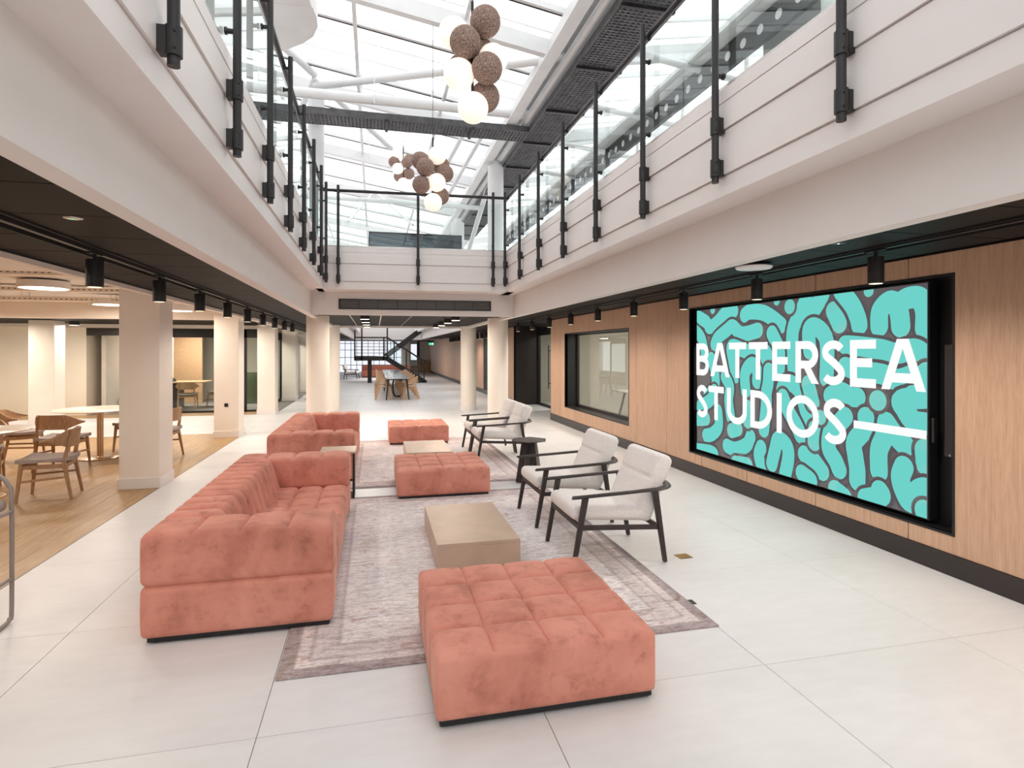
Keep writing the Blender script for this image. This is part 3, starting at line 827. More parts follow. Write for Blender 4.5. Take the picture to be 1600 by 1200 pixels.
# ------------------------------------------------------------------ glass balustrades
def post_part(parent, x, y, s, end=False):
    """s: +1 right side (glass towards +x), -1 left side; end: glass towards +y"""
    p = MB().cyl((0, 0, 2.672), (0, 0, 4.245), 0.0225, 20)
    o = p.build('post', 'dark_metal', parent, smooth=True); o.location = (x, y, 0)
    ax = (lambda d: (0, d, 0)) if end else (lambda d: (s*d, 0, 0))
    ss = 1 if end else s
    for z in (2.765, 3.035):
        c_ = MB().cyl((0, 0, z-0.055), (0, 0, z+0.055), 0.031, 20)
        if end: c_.box(-0.026, 0.026, 0.02, 0.085, z-0.05, z+0.05)
        else: c_.box(min(s*0.02, s*0.052), max(s*0.02, s*0.052), -0.026, 0.026, z-0.05, z+0.05)
        q = c_.build('clamp', 'dark_metal', o, smooth=True)
        b_ = MB()
        for dz in (-0.032, 0.032):
            if end: b_.cyl((0.028, 0.0, z+dz), (0.036, 0.0, z+dz), 0.006, 8)
            else: b_.cyl((-s*0.012, -0.036, z+dz), (-s*0.012, -0.028, z+dz), 0.006, 8)
        b_.build('bolt', 'dark_metal', o)
    for z in (3.36, 3.95, 4.145):
        a = Vector(ax(0.02)); b = Vector(ax(0.05)); c = Vector(ax(0.064))
        up = Vector((0, 0, z))
        MB().cyl(a+up, b+up, 0.014, 12).cyl(b+up, c+up, 0.021, 14).build('glass_fixing', 'dark_metal', o, smooth=True)
    return o
def post_copy(src, loc, parent):
    c = src.copy(); COL.objects.link(c); c.parent = parent; c.location = loc
    for ch in list(src.children):
        d = ch.copy(); COL.objects.link(d); d.parent = c
bal_r = thing('glass_balustrade', 'glass balustrade with black posts along the right upper edge', 'balustrade', group='glass balustrades round the atrium', kind='thing')
p0 = post_part(bal_r, 2.122, 2.274, 1)
for k in list(range(-4, 0))+list(range(1, 7)): post_copy(p0, (2.122, 2.274+1.0274*k, 0), bal_r)
post_copy(p0, (2.122, 9.43, 0), bal_r)
MB().cyl((2.18, -3.5, 4.175), (2.18, 9.40, 4.175), 0.024, 20).build('handrail', 'dark_metal', bal_r, smooth=True)
yg = 1.77-2.03*2
while yg < 9.3:
    e = min(yg+2.03, 9.42)
    bx(2.184, 2.196, yg+0.006, e-0.006, 3.285, 4.10).build('glass_pane', 'glass', bal_r); yg += 2.03
bal_l = thing('glass_balustrade', 'glass balustrade with black posts along the left upper edge', 'balustrade', group='glass balustrades round the atrium', kind='thing')
p1 = post_part(bal_l, -0.737, 2.42, -1)
for k in list(range(-4, 0))+list(range(1, 7)): post_copy(p1, (-0.737, 2.42+1.04*k, 0), bal_l)
post_copy(p1, (-0.737, 9.50, 0), bal_l)
MB().cyl((-0.80, -3.5, 4.175), (-0.80, 9.50, 4.175), 0.024, 20).build('handrail', 'dark_metal', bal_l, smooth=True)
yg = 1.87-2.03*2
while yg < 9.4:
    e = min(yg+2.03, 9.5)
    bx(-0.818, -0.806, yg+0.006, e-0.006, 3.285, 4.10).build('glass_pane', 'glass', bal_l); yg += 2.03
bal_e = thing('glass_balustrade', 'glass balustrade with three black posts across the far end', 'balustrade', (0.69, YE, 0), EZ, 'glass balustrades round the atrium', kind='thing')
p2 = post_part(bal_e, -1.25, -0.09, 1, end=True)
post_copy(p2, (0.01, -0.09, 0), bal_e); post_copy(p2, (1.25, -0.09, 0), bal_e)
MB().cyl((-1.49, -0.03, 4.175), (1.49, -0.03, 4.175), 0.024, 20).build('handrail', 'dark_metal', bal_e, smooth=True)
for a, c in ((-1.47, -1.0), (-0.99, 1.0), (1.01, 1.47)): bx(a, c, 0.004, 0.016, 3.285, 4.08).build('glass_pane', 'glass', bal_e)

# ventilation grille in the end bulkhead
t = thing('ventilation_grille', 'long black slot grille in the white end bulkhead', 'vent', (0.69, 10.16, 0), -0.035)
m_ = MB(); x0, x1, z0, z1 = -1.28, 1.33, 2.305, 2.48
m_.box(x0, x1, -0.02, 0.0, z0, z0+0.025).box(x0, x1, -0.02, 0.0, z1-0.025, z1).box(x0, x0+0.03, -0.02, 0, z0, z1).box(x1-0.03, x1, -0.02, 0, z0, z1)
m_.build('frame', 'dark_metal', t)
bx(x0+0.03, x1-0.03, -0.004, -0.001, z0+0.025, z1-0.025).build('backing', 'dark_base', t)
for k in range(1, 8): xx = x0+(x1-x0)*k/8; bx(xx-0.006, xx+0.006, -0.018, -0.002, z0+0.025, z1-0.025).build('divider', 'black', t)
for k in range(5): zz = z0+0.035+k*0.027; bx(x0+0.03, x1-0.03, -0.014, -0.006, zz, zz+0.005).build('slat', 'grey_tube', t)

# ------------------------------------------------------------------ track spots
def spot_thing(loc, label, group, r, h, w_):
    t = thing('track_spotlight', label, 'spotlight', loc, 0, group)
    MB().lathe([(r*0.9, -h), (r, -h+0.004), (r, -0.006), (r*0.96, 0)], n=28).build('housing', 'dark_metal', t, smooth=True)
    bx(-0.018, 0.018, -0.075, 0.075, 0.035, 0.055).build('track_adapter', 'black', t)
    MB().cyl((0, 0, 0), (0, 0, 0.036), 0.012, 10).build('stem', 'black', t, smooth=True)
    MB().lathe([(r*0.80, -h-0.0015), (r*0.80, -h)], n=24).build('lens', 'led', t)
    return t
def spot_light(loc, w_, blend=1.0, ang=172, color=(1, 0.91, 0.82)):
    l = bpy.data.lights.new('track_spot_beam', 'SPOT'); l.energy = w_; l.spot_size = R(ang); l.spot_blend = blend; l.color = color; l.shadow_soft_size = 0.03
    o = bpy.data.objects.new('track_spot_beam', l); COL.objects.link(o); o.location = loc
    return o
GR, GL = 'black track spotlights over the right-hand side', 'black track spotlights over the left-hand side'
ry = [3.14+1.213*k for k in range(-4, 9)]
rl = {3.14: 'largest black track spotlight, above the top edge of the big screen', 4.353: 'black track spotlight above the middle of the big screen',
      5.566: 'black track spotlight just left of the big screen'}
s0 = spot_thing((3.20, 3.14, 2.215), rl[3.14], GR, 0.048, 0.175, SPOT_R)
names_r = ['above the far half of the screen wall, third from the right', 'over the panel left of the big screen', 'above the right end of the interior window', 'above the middle of the interior window',
           'above the left end of the interior window', 'right of the dark alcove', 'before the dark alcove', 'before the dark door panel', 'nearest the right round column']
ords = ['second', 'third', 'fourth', 'fifth', 'sixth', 'seventh', 'eighth', 'ninth', 'tenth', 'eleventh', 'twelfth']
for k, y_ in enumerate(ry):
    if abs(y_-3.14) > 0.01:
        if y_ < 3.1: dup(s0, (3.20, y_, 2.215), 0, '%s black right-hand track spotlight from the back wall, behind the photographer' % (['first']+ords)[k], GR)
        else: dup(s0, (3.20, y_, 2.215), 0, '%s black track spotlight along the right wall, counting away from the largest' % ords[k-5], GR)
    spot_light((3.20, y_, 2.02), SPOT_R)
ly = [3.25+1.21*k for k in range(-4, 10)]
s1 = spot_thing((-1.84, 3.25, 2.215), 'cropped black track spotlight at the left edge of the picture', GL, 0.052, 0.185, SPOT_L)
for k, y_ in enumerate(ly):
    if abs(y_-3.25) > 0.01:
        if y_ < 3.2: dup(s1, (-1.84, y_, 2.215), 0, '%s black left-hand track spotlight from the back wall, behind the photographer' % (['first']+ords)[k], GL)
        else: dup(s1, (-1.84, y_, 2.215), 0, '%s black track spotlight along the left ceiling, counting from the cropped one' % ords[k-5], GL)
    spot_light((-1.84, y_, 2.01), SPOT_L)
# distant spots along the second atrium
far = [17.0+0.9*k for k in range(12)]
s2 = None
for k, y_ in enumerate(far):
    if s2 is None: s2 = spot_thing((3.45, y_, 2.20), 'tiny black track spotlight on the far right wall beyond the corridor', 'distant track spotlights on the right', 0.06, 0.2, 0)
    else: dup(s2, (3.45, y_, 2.20))
for y_ in (18, 22, 26): spot_light((3.3, y_, 2.0), 60)
for y_ in (17, 21, 25): spot_light((-1.8, y_, 2.0), 40)
# tracks
for nm, xa, lb in (('light_track', -1.84, 'black lighting track in the left dark ceiling'), ('light_track', 3.20, 'black lighting track in the right dark ceiling')):
    tag(bx(xa-0.017, xa+0.017, -3.8, YB1-0.1, 2.258, 2.288).build(nm, 'dark_metal'), lb, 'light track')

# round surface lamps
def round_lamp(loc, r, h, label, group, watts, rim='plastic_white'):
    t = thing('round_ceiling_lamp', label, 'ceiling lamp', loc, 0, group)
    MB().lathe([(r*0.93, 0.002), (r, 0), (r, h), (r*0.5, h+0.001)], n=40).build('rim', rim, t, smooth=True)
    MB().lathe([(r*0.92, -0.001), (r*0.92, 0.001)], n=40).build('diffuser', 'lamp_face', t)
    if h > 0.09: MB().cyl((0.0, 0, h), (0.0, 0, 2.80-loc[2]), 0.006, 6).build('suspension_rod', 'column_paint', t)
    if watts: area('lamp_glow', (loc[0], loc[1], loc[2]-0.006), 2*r*0.9, watts)
    return t
GLAMP = 'round lamps over the cafe'
round_lamp((-4.5, 9.4, 2.47), 0.30, 0.10, 'large round lamp with a white rim, left of the first square column', GLAMP, LAMP_W)
round_lamp((-4.5, 11.5, 2.40), 0.28, 0.10, 'round lamp cut off by the left side of the first square column', GLAMP, LAMP_W)
round_lamp((-6.4, 11.3, 2.27), 0.28, 0.10, 'round lamp at the left edge above the exit sign', GLAMP, LAMP_W)
round_lamp((-3.25, 11.0, 2.28), 0.2, 0.10, 'small round lamp just right of the first square column', GLAMP, LAMP_W*0.6)
round_lamp((-5.0, 5.5, 2.5), 0.30, 0.10, 'round lamp over the nearest cafe table, outside the picture', GLAMP, LAMP_W)
round_lamp((-7.5, 8.0, 2.5), 0.30, 0.10, 'round lamp deep in the cafe, outside the picture', GLAMP, LAMP_W)
round_lamp((-4.2, 2.6, 2.5), 0.30, 0.10, 'round lamp beside the photographer, outside the picture', GLAMP, LAMP_W)
GC = 'dark-rimmed round lamps under the corridor ceiling'
for i, y_ in enumerate((10.85, 12.05, 13.2, 14.4)):
    o5 = ['nearest', 'second', 'third', 'farthest'][i]
    round_lamp((-0.17, y_, 2.17), 0.085, 0.085, '%s round lamp in the left row under the corridor ceiling' % o5, GC, 15, 'dark_metal')
    round_lamp((1.49, y_, 2.17), 0.085, 0.085, '%s round lamp in the right row under the corridor ceiling' % o5, GC, 15, 'dark_metal')
GP = 'dark round lamps over the tiled cross path'
for i, x_ in enumerate((-6.55, -5.2, -3.3)):
    round_lamp((x_, 14.9, 2.17), 0.10, 0.085, ['round dark lamp before the cream wall by the niche', 'round dark lamp hidden behind the first square column', 'glowing round lamp between the second and third square columns'][i], GP, 25, 'dark_metal')
for i, x_ in enumerate((-8.6, -7.6)):
    round_lamp((x_, 13.8, 2.17), 0.10, 0.085, ['round dark lamp at the far left end of the path, outside the picture', 'round dark lamp over the path beside the exit sign'][i], GP, 25, 'dark_metal')
area('meeting_room_fill', (-5.2, 18.4, 2.28), 0.8, 60)  # bare area lights added in the meeting room, no fixture
area('meeting_room_fill', (-3.6, 18.4, 2.28), 0.8, 45)
area('side_room_fill', (5.6, 10.0, 2.28), 1.0, 90, (1, 0.93, 0.84))  # unseen area lights added to brighten the rooms behind window and alcove
area('side_room_fill', (5.6, 15.2, 2.32), 0.6, 40, (1, 0.93, 0.84))
for y_ in (17.5, 24): area('far_hall_fill', (-3.6 if y_ < 18 else -3.4, y_+5, 2.25), 0.5, 60)  # bare area lights added in the far hall, no fixture
area('far_hall_fill', (0.7, 34, 2.28), 1.2, 90, (1, 0.95, 0.9))
# small fittings in the dark ceilings
t = thing('access_point', 'white rounded wireless access point on the right dark ceiling', 'access point', (2.81, 3.86, 2.215))
MB().lathe([(0.06, 0), (0.125, 0.008), (0.135, 0.022), (0.12, 0.032)], n=32).build('case', 'plastic_white', t, smooth=True)
MB().cyl((0, 0, 0.03), (0, 0, 0.045), 0.05, 16).build('mount', 'black', t, smooth=True)
for i, (x_, y_) in enumerate(((-1.46, 3.31), (2.77, 2.99))):
    t = thing('ceiling_sensor', 'small round chrome-rimmed sensor in the %s dark ceiling' % ('left', 'right')[i], 'sensor', (x_, y_, 2.256), group='flush ceiling sensors')
    MB().lathe([(0.028, 0.0), (0.04, 0.002), (0.042, 0.004)], n=24).build('rim', ('chrome', 'dark_metal')[i], t, smooth=True)
    MB().lathe([(0.006, -0.002), (0.008, 0.0)], n=10).build('indicator', ('exit_green', 'exit_white')[i], t)
# exit signs
def exit_sign(loc, label, s=1.0):
    t = thing('exit_sign', label, 'exit sign', loc)
    bx(-0.16*s, 0.16*s, -0.02, 0.02, -0.02*s, 0.05*s).build('housing', 'black', t)
    bx(-0.15*s, 0.15*s, -0.006, 0.006, -0.17*s, -0.02*s).build('sign_plate', 'exit_green', t)
    m_ = MB()
    def ln(p, q, w_=0.016): m_.bar((p[0]*s, -0.009, p[1]*s), (q[0]*s, -0.009, q[1]*s), 0.002, w_*s, up=(0, 1, 0)) if False else m_.bar((p[0]*s, -0.0085, p[1]*s), (q[0]*s, -0.0085, q[1]*s), w_*s, 0.003, up=(0, -1, 0))
    ln((0.07, -0.06), (0.045, -0.10), 0.026); ln((0.045, -0.10), (0.075, -0.125)); ln((0.075, -0.125), (0.07, -0.155)); ln((0.045, -0.10), (0.02, -0.13)); ln((0.02, -0.13), (-0.005, -0.13))
    ln((0.068, -0.065), (0.10, -0.085)); ln((0.062, -0.062), (0.03, -0.07)); ln((0.078, -0.04), (0.082, -0.048), 0.026)
    ln((-0.10, -0.095), (-0.03, -0.095), 0.014); ln((-0.10, -0.095), (-0.075, -0.07), 0.014); ln((-0.10, -0.095), (-0.075, -0.12), 0.014)
    ln((0.115, -0.04), (0.115, -0.155), 0.012); ln((0.115, -0.04), (0.14, -0.04), 0.012)
    m_.build('running_figure_symbol', 'exit_white', t)
exit_sign((-7.72, 12.9, 2.21), 'green running-figure exit sign hanging at the left edge')
exit_sign((2.95, 31.0, 2.05), 'tiny green exit sign at the far end of the hall', 0.9)

# ================================================================== THE SCREEN
t = thing('video_screen', 'large wall screen reading BATTERSEA STUDIOS over a teal blob pattern', 'screen', (4.04, 0, 0))
SY0, SY1, SZ0, SZ1 = 3.505, 6.695, 0.338, 2.112
bx(0.0, 0.004, SY0, SY1, SZ0, SZ1).build('display_panel', 'screen_dark', t)
bx(0.006, 0.09, SY0-0.012, SY1+0.012, SZ0-0.012, SZ1+0.012).build('casing', 'black', t)
def clip_yz(me):
    bm = bmesh.new(); bm.from_mesh(me)
    for co, no in (((0, SY0, 0), (0, -1, 0)), ((0, SY1, 0), (0, 1, 0)), ((0, 0, SZ0), (0, 0, -1)), ((0, 0, SZ1), (0, 0, 1))):
        bmesh.ops.bisect_plane(bm, geom=bm.verts[:]+bm.edges[:]+bm.faces[:], plane_co=co, plane_no=no, clear_outer=True)
    bm.to_mesh(me); bm.free()
def smooth_path(p, k=6):
    if len(p) < 3: return [Vector(q) for q in p]
    out = []
    q = [p[0]]+list(p)+[p[-1]]
    for i in range(1, len(q)-2):
        a, b, c, d = (Vector(v) for v in q[i-1:i+3])
        for j in range(k):
            s = j/k
            out.append(0.5*((2*b)+(c-a)*s+(2*a-5*b+4*c-d)*s*s+(3*b-a-3*c+d)*s**3))
    out.append(Vector(p[-1])); return out
def ribbon(mb, pts, w_, x, caps=True):
    n = len(pts); L = []; Rr = []
    for i, p in enumerate(pts):
        d = (pts[min(i+1, n-1)]-pts[max(i-1, 0)])
        d = d.normalized() if d.length > 1e-6 else Vector((1, 0))
        nn = Vector((-d.y, d.x))*w_/2
        L.append(p+nn); Rr.append(p-nn)
    vs = [(x, q.x, q.y) for q in L]+[(x, q.x, q.y) for q in Rr]
    mb.add(vs, [(i, i+1, n+i+1, n+i) for i in range(n-1)])
    if caps:
        for q in (pts[0], pts[-1]): disc(mb, q, w_/2, x)
def disc(mb, c, r, x, n=22): mb.add([(x, c[0]+r*math.cos(2*PI*k/n), c[1]+r*math.sin(2*PI*k/n)) for k in range(n)], [tuple(range(n))])
STROKES= [[(6.74,2.06),(6.48,1.96),(6.41,1.89),(6.24,1.95),(6.09,2.04),(5.91,2.06)],[(6.74,1.86),(6.59,1.76),(6.52,1.6),(6.52,1.53)],[(6.3,1.68),(6.24,1.75),(6.05,1.84),(5.93,1.88),(5.76,1.79),(5.48,1.82)],[(5.71,2.0),(5.62,2.03),(5.41,2.01),(5.26,1.95),(5.11,1.86)],[(4.76,2.09),(4.85,1.95),(4.93,1.83),(4.95,1.68),(4.93,1.43)],[(5.25,1.78),(5.2,1.71),(5.14,1.6),(5.14,1.42)],[(6.37,1.5),(6.29,1.33),(6.29,1.16),(6.46,1.03)],[(5.87,1.31),(5.93,1.49),(5.95,1.65),(5.65,1.59),(5.36,1.59),(5.34,1.51)],[(5.69,1.15),(5.7,1.35),(5.58,1.45),(5.49,1.38),(5.49,1.27)],[(5.3,1.39),(5.31,1.26),(5.34,1.15),(5.34,1.03),(5.38,0.76)],[(6.08,1.29),(5.99,1.18),(6.01,1.02),(5.97,0.83)],[(5.09,1.11),(5.09,1.22),(4.99,1.28),(4.86,1.22),(4.79,1.11),(4.76,1.03),(4.68,0.9)],[(4.71,1.6),(4.72,1.8),(4.62,1.82),(4.5,1.69),(4.5,1.35)],[(4.55,2.12),(4.67,1.98),(4.84,1.92)],[(4.42,1.96),(4.35,1.84)],[(4.33,2.13),(4.21,2.0),(4.15,1.89),(4.13,1.82)],[(3.93,1.8),(3.92,1.93),(3.82,2.0),(3.75,1.92),(3.73,1.79)],[(3.83,1.99),(3.75,1.98),(3.66,2.01),(3.57,2.0),(3.52,1.91),(3.52,1.77)],[(4.28,1.65),(4.15,1.64),(3.91,1.61),(3.78,1.58),(3.62,1.61),(3.54,1.57)],[(4.28,1.46),(4.15,1.43),(3.91,1.41),(3.76,1.37),(3.62,1.41)],[(4.45,1.19),(4.34,1.24),(4.22,1.2),(4.15,1.2)],[(3.52,1.25),(3.72,1.21),(3.69,1.14),(3.62,1.06),(3.52,1.05)],[(3.51,1.43),(3.52,1.27),(3.62,1.25)],[(4.73,1.28),(4.67,1.11)],[(6.62,0.89),(6.39,0.99),(6.3,1.11)],[(6.66,0.72),(6.48,0.75)],[(6.22,0.87),(6.21,0.69),(6.34,0.58),(6.48,0.54)],[(5.95,0.67),(5.83,0.71)],[(6.04,0.48),(5.87,0.47),(5.67,0.55),(5.6,0.65)],[(6.74,0.32),(6.41,0.35),(6.3,0.34)],[(5.87,0.31),(5.65,0.33)],[(5.42,0.56),(5.46,0.47),(5.41,0.35)],[(5.25,0.42),(5.2,0.57),(5.15,0.69),(5.03,0.65),(5.0,0.54),(5.05,0.34)],[(5.65,0.97),(5.65,0.82)],[(5.08,1.13),(5.0,1.0),(4.89,0.87),(4.83,0.78)],[(4.78,0.6),(4.68,0.56),(4.67,0.58),(4.55,0.48)],[(4.81,0.41),(4.7,0.37),(4.71,0.36)],[(4.65,0.74),(4.64,0.86)],[(4.28,1.02),(4.36,0.94),(4.45,0.86),(4.47,0.71),(4.39,0.61),(4.35,0.54)],[(4.06,1.04),(4.06,0.95),(4.18,0.81),(4.17,0.69),(4.15,0.58),(4.15,0.48)],[(3.86,1.02),(3.78,0.93),(3.69,0.86)],[(3.86,1.02),(3.88,0.9),(3.93,0.78),(3.93,0.61)],[(3.52,0.85),(3.51,0.74)],[(3.7,0.69),(3.73,0.6),(3.7,0.5),(3.64,0.43),(3.57,0.53),(3.52,0.56)],[(3.92,0.45),(3.91,0.41),(4.06,0.35)],[(4.39,0.35),(4.29,0.31)],[(3.52,0.39),(3.51,0.36)]]
DOTS= [(6.33, 2.1, 0.05), (4.98, 2.04, 0.075), (5.17, 2.11, 0.045), (4.03, 2.1, 0.05), (3.94, 1.19, 0.085), (4.57, 0.98, 0.07)]
L1= [('B', 6.695, 6.41), ('A', 6.377, 5.979), ('T', 5.994, 5.672), ('T', 5.624, 5.31), ('E', 5.238, 4.967), ('R', 4.895, 4.578), ('S', 4.552, 4.283), ('E', 4.224, 3.955), ('A', 3.903, 3.51)]
L2= [('S', 6.688, 6.446), ('T', 6.417, 6.094), ('U', 6.033, 5.659), ('D', 5.597, 5.238), ('I', 5.174, 5.087), ('O', 5.022, 4.585), ('S', 4.532, 4.268), ('-', 4.184, 3.505)]
# blobs are laid one over the other, each with a dark rim, so that the gaps keep an even width
mb = MB(); rim = MB(); xo = -0.0008
JOIN = {4: (4, 13), 16: (16, 17), 21: (21, 22), 40: (40, 41)}
for i, s_ in enumerate(STROKES):
    if i in (13, 17, 22, 41): continue
    paths = [smooth_path([Vector(q) for q in STROKES[j]]) for j in JOIN.get(i, (i,))]
    for m__, w__, dx in ((rim, 0.232, 0.0), (mb, 0.172, -0.00006)):
        for P_ in paths:
            ribbon(m__, P_, w__, xo+dx)
            for q in P_[1:-1]: disc(m__, q, w__/2, xo+dx, 12)
    xo -= 0.00012
for y_, z_, r_ in DOTS: disc(rim, (y_, z_), r_+0.03, xo); disc(mb, (y_, z_), r_, xo-0.00006)
o = rim.build('blob_rim', 'screen_dark', t); clip_yz(o.data)
o = mb.build('blob_pattern', 'screen_teal', t); clip_yz(o.data)
def arc(cx, cy, rx, ry, a0, a1, n=20): return [(cx+rx*math.cos(R(a0+(a1-a0)*k/n)), cy+ry*math.sin(R(a0+(a1-a0)*k/n))) for k in range(n+1)]
SW = 0.076
def letter(ch, W, H):
    h = SW/2; w0, w1, b, tp = h, W-h, h, H-h; m = H*0.52
    if ch == 'B': return [[(w0, 0), (w0, H)], [(w0, tp), (w1-H*0.24, tp)]+arc(w1-H*0.235, (tp+m)/2, H*0.215, (tp-m)/2, 90, -90)+[(w0, m)], [(w0, m), (w1-H*0.23, m)]+arc(w1-H*0.23, (m+b)/2, H*0.23, (m-b)/2, 90, -90)+[(w0, b)]]
    if ch == 'A': return [[(h*0.75, -0.03), (W/2-h*0.05, H+0.03)], [(W-h*0.75, -0.03), (W/2+h*0.05, H+0.03)], [(W*0.22, H*0.24), (W*0.78, H*0.24)]]
    if ch == 'T': return [[(0, tp), (W, tp)], [(W/2, 0), (W/2, H)]]
    if ch == 'E': return [[(w0, 0), (w0, H)], [(0, tp), (W, tp)], [(0, m), (W*0.86, m)], [(0, b), (W, b)]]
    if ch == 'R': return [[(w0, 0), (w0, H)], [(w0, tp), (w1-H*0.26, tp)]+arc(w1-H*0.29, (tp+H*0.44)/2, H*0.25, (tp-H*0.44)/2, 90, -90)+[(w0, H*0.44)], [(W*0.42, H*0.46), (W-h*0.9, -0.03)]]
    if ch == 'S': return [arc(W/2+W*0.02, H*0.735, W*0.36, H*0.265-h, 25, 215, 18)+[(W*0.55, H*0.50)]+arc(W/2-W*0.01, H*0.265, W*0.38, H*0.265-h, 38, -150, 18)]
    if ch == 'U': return [[(w0, H), (w0, H*0.36)]+arc(W/2, H*0.36, W/2-h, H*0.36-h, 180, 360)+[(w1, H)]]
    if ch == 'D': return [[(w0, 0), (w0, H)], [(w0, tp), (W*0.34, tp)]+arc(W*0.34, H/2, W*0.66-h, H/2-h, 90, -90)+[(w0, b)]]
    if ch == 'I': return [[(W/2, 0), (W/2, H)]]
    if ch == 'O': return [arc(W/2, H/2, W/2-h, H/2-h, 0, 360, 40)]
    if ch == '-': return [[(0, H/2), (W, H/2)]]
for line, z0, H_ in ((L1, 1.288, 0.405), (L2, 0.758, 0.410)):
    for ch, ya, yb in line:
        mb = MB(); zz, hh = (z0, H_) if ch != '-' else (0.933, 0.066)
        for st_ in letter(ch, ya-yb, hh):
            ribbon(mb, [Vector((ya-px_, zz+pz_)) for px_, pz_ in st_], SW if ch != '-' else 0.066, -0.0080, caps=False)
        o = mb.build('letter', 'screen_white', t); clip_yz(o.data)
        bm = bmesh.new(); bm.from_mesh(o.data)
        for co, no in (((0, 0, z0), (0, 0, -1)), ((0, 0, z0+H_), (0, 0, 1))):
            bmesh.ops.bisect_plane(bm, geom=bm.verts[:]+bm.edges[:]+bm.faces[:], plane_co=co, plane_no=no, clear_outer=True)
        bm.to_mesh(o.data); bm.free()
for ya, sd in ((3.335, -1), (6.80, 1)):
    t2 = thing('slim_speaker', 'slim dark bar speaker in the recess at the %s end of the screen' % ('right', 'left')[sd > 0], 'speaker', (4.05, ya, 0.83), group='bar speakers beside the screen')
    bx(0.0, 0.10, -0.045, 0.045, 0, 0.815).build('cabinet', 'dark_base', t2, bevel=0.004)
    bx(-0.003, 0.0, -0.038, 0.038, 0.03, 0.78).build('grille', 'dark_metal', t2)
    MB().cyl((-0.006, 0.0, 0.012), (0.0, 0.0, 0.012), 0.008, 10).build('fixing_knob', 'chrome', t2)
tag(bx(4.02, 4.05, 3.435, 3.455, 0.92, 1.10).build('sensor_strip', 'black', bevel=0.003), 'thin upright black sensor strip between the screen and its right speaker', 'sensor')

# ================================================================== UPHOLSTERY
def tufted(cx, cy, cz, hx, hy, hz, r, sx=(), sy=(), sz=(), A=(0.004, 0.012), B=(0.004, 0.016), w_=0.016, res=0.018, warp=None, zk=1.0, base=True):
    """cushion block with stitched seams: sx, sy, sz seam positions; A, B seam depth and bulge for (sides, top)"""
    verts = {}; vs = []; fs = []
    N = [max(2, (len(q)+1)*max(1, int(round(2*h/res/(len(q)+1))))) for h, q in ((hx, sx), (hy, sy), (hz, sz))]; Hh = (hx, hy, hz)
    def vid(i, j, k):
        key = (i, j, k)
        if key not in verts: verts[key] = len(vs); vs.append(key)
        return verts[key]
    for ax in range(3):
        u, v = [a for a in range(3) if a != ax]
        for side in (0, N[ax]):
            for i in range(N[u]):
                for j in range(N[v]):
                    q = []
                    for di, dj in ((0, 0), (1, 0), (1, 1), (0, 1)):
                        c = [0, 0, 0]; c[ax] = side; c[u] = i+di; c[v] = j+dj; q.append(vid(*c))
                    fs.append(q)
    seams = ([-hx]+sorted(s-cx for s in sx)+[hx], [-hy]+sorted(s-cy for s in sy)+[hy], [-hz]+sorted(s-cz for s in sz)+[hz])
    def cell(a, val):
        S = seams[a]; n = len(S)
        d = min([abs(val-s) for s in S[1:-1]] or [9]); fr = 0.5
        for q in range(n-1):
            if S[q] <= val <= S[q+1]+1e-9: fr = (val-S[q])/(S[q+1]-S[q]); break
        return d, fr
    out = []
    for key in vs:
        p = Vector([-Hh[a]+2*Hh[a]*key[a]/N[a] for a in range(3)])
        q = Vector([max(-(Hh[a]-r), min(Hh[a]-r, p[a])) for a in range(3)])
        d = p-q; n_ = d.normalized() if d.length > 1e-9 else Vector((0, 0, 1))
        p2 = q+n_*r
        tot = 0
        for ax in range(3):
            wt = n_[ax]**2
            if wt < 1e-4: continue
            u, v = [a for a in range(3) if a != ax]
            du, fu = cell(u, p[u]); dv, fv = cell(v, p[v])
            k = 1 if ax == 2 else 0
            g = max(math.exp(-(du/w_)**2), math.exp(-(dv/w_)**2)*(zk if (v == 2 and ax != 2) else 1))
            x_ = math.exp(-(du/w_/2.2)**2)*math.exp(-(dv/w_/2.2)**2)
            b = (max(0, math.sin(PI*fu))*max(0, math.sin(PI*fv)))**0.5
            if len(seams[u]) == 2 and len(seams[v]) > 2: b = max(0, math.sin(PI*fv))**0.5
            if len(seams[v]) == 2 and len(seams[u]) > 2: b = max(0, math.sin(PI*fu))**0.5
            tot += wt*(B[k]*b-A[k]*g-A[k]*0.9*x_)
        fade = min(1.0, max(0.0, (p.z+hz)/0.07)) if base else 1.0
        p3 = p2+n_*tot*fade
        if warp: p3 = warp(p3)
        out.append(p3+Vector((cx, cy, cz)))
    m = MB(); m.add(out, fs); return m
def div(a, b, n): return [a+(b-a)*k/n for k in range(1, n)]

# ottoman, origin at the centre of its footprint
def make_ottoman(loc, label, group):
    t = thing('ottoman', label, 'ottoman', loc, 0, group)
    h = 0.505
    tufted(0, 0, 0.1615, h, h, 0.1385, 0.026, sx=div(-h, h, 4), sy=div(-h, h, 4), A=(0.0035, 0.011), B=(0.004, 0.015), w_=0.011, res=0.0125).build('cushion_block', 'velvet', t, smooth=True, ang=60)
    bx(-0.488, 0.488, -0.488, 0.488, 0.0, 0.026).build('plinth', 'black', t, bevel=0.004)
    return t
ot = make_ottoman((0.757, 2.935, 0.0095), 'near square rose velvet ottoman, half off the rug at the front', 'rose velvet ottomans')
dup(ot, (0.745, 6.80, 0.0095), 0, 'middle rose velvet ottoman bridging the gap between the two rugs')
dup(ot, (0.745, 10.46, 0.0095), 0, 'farthest rose velvet ottoman at the back end of the far rug')

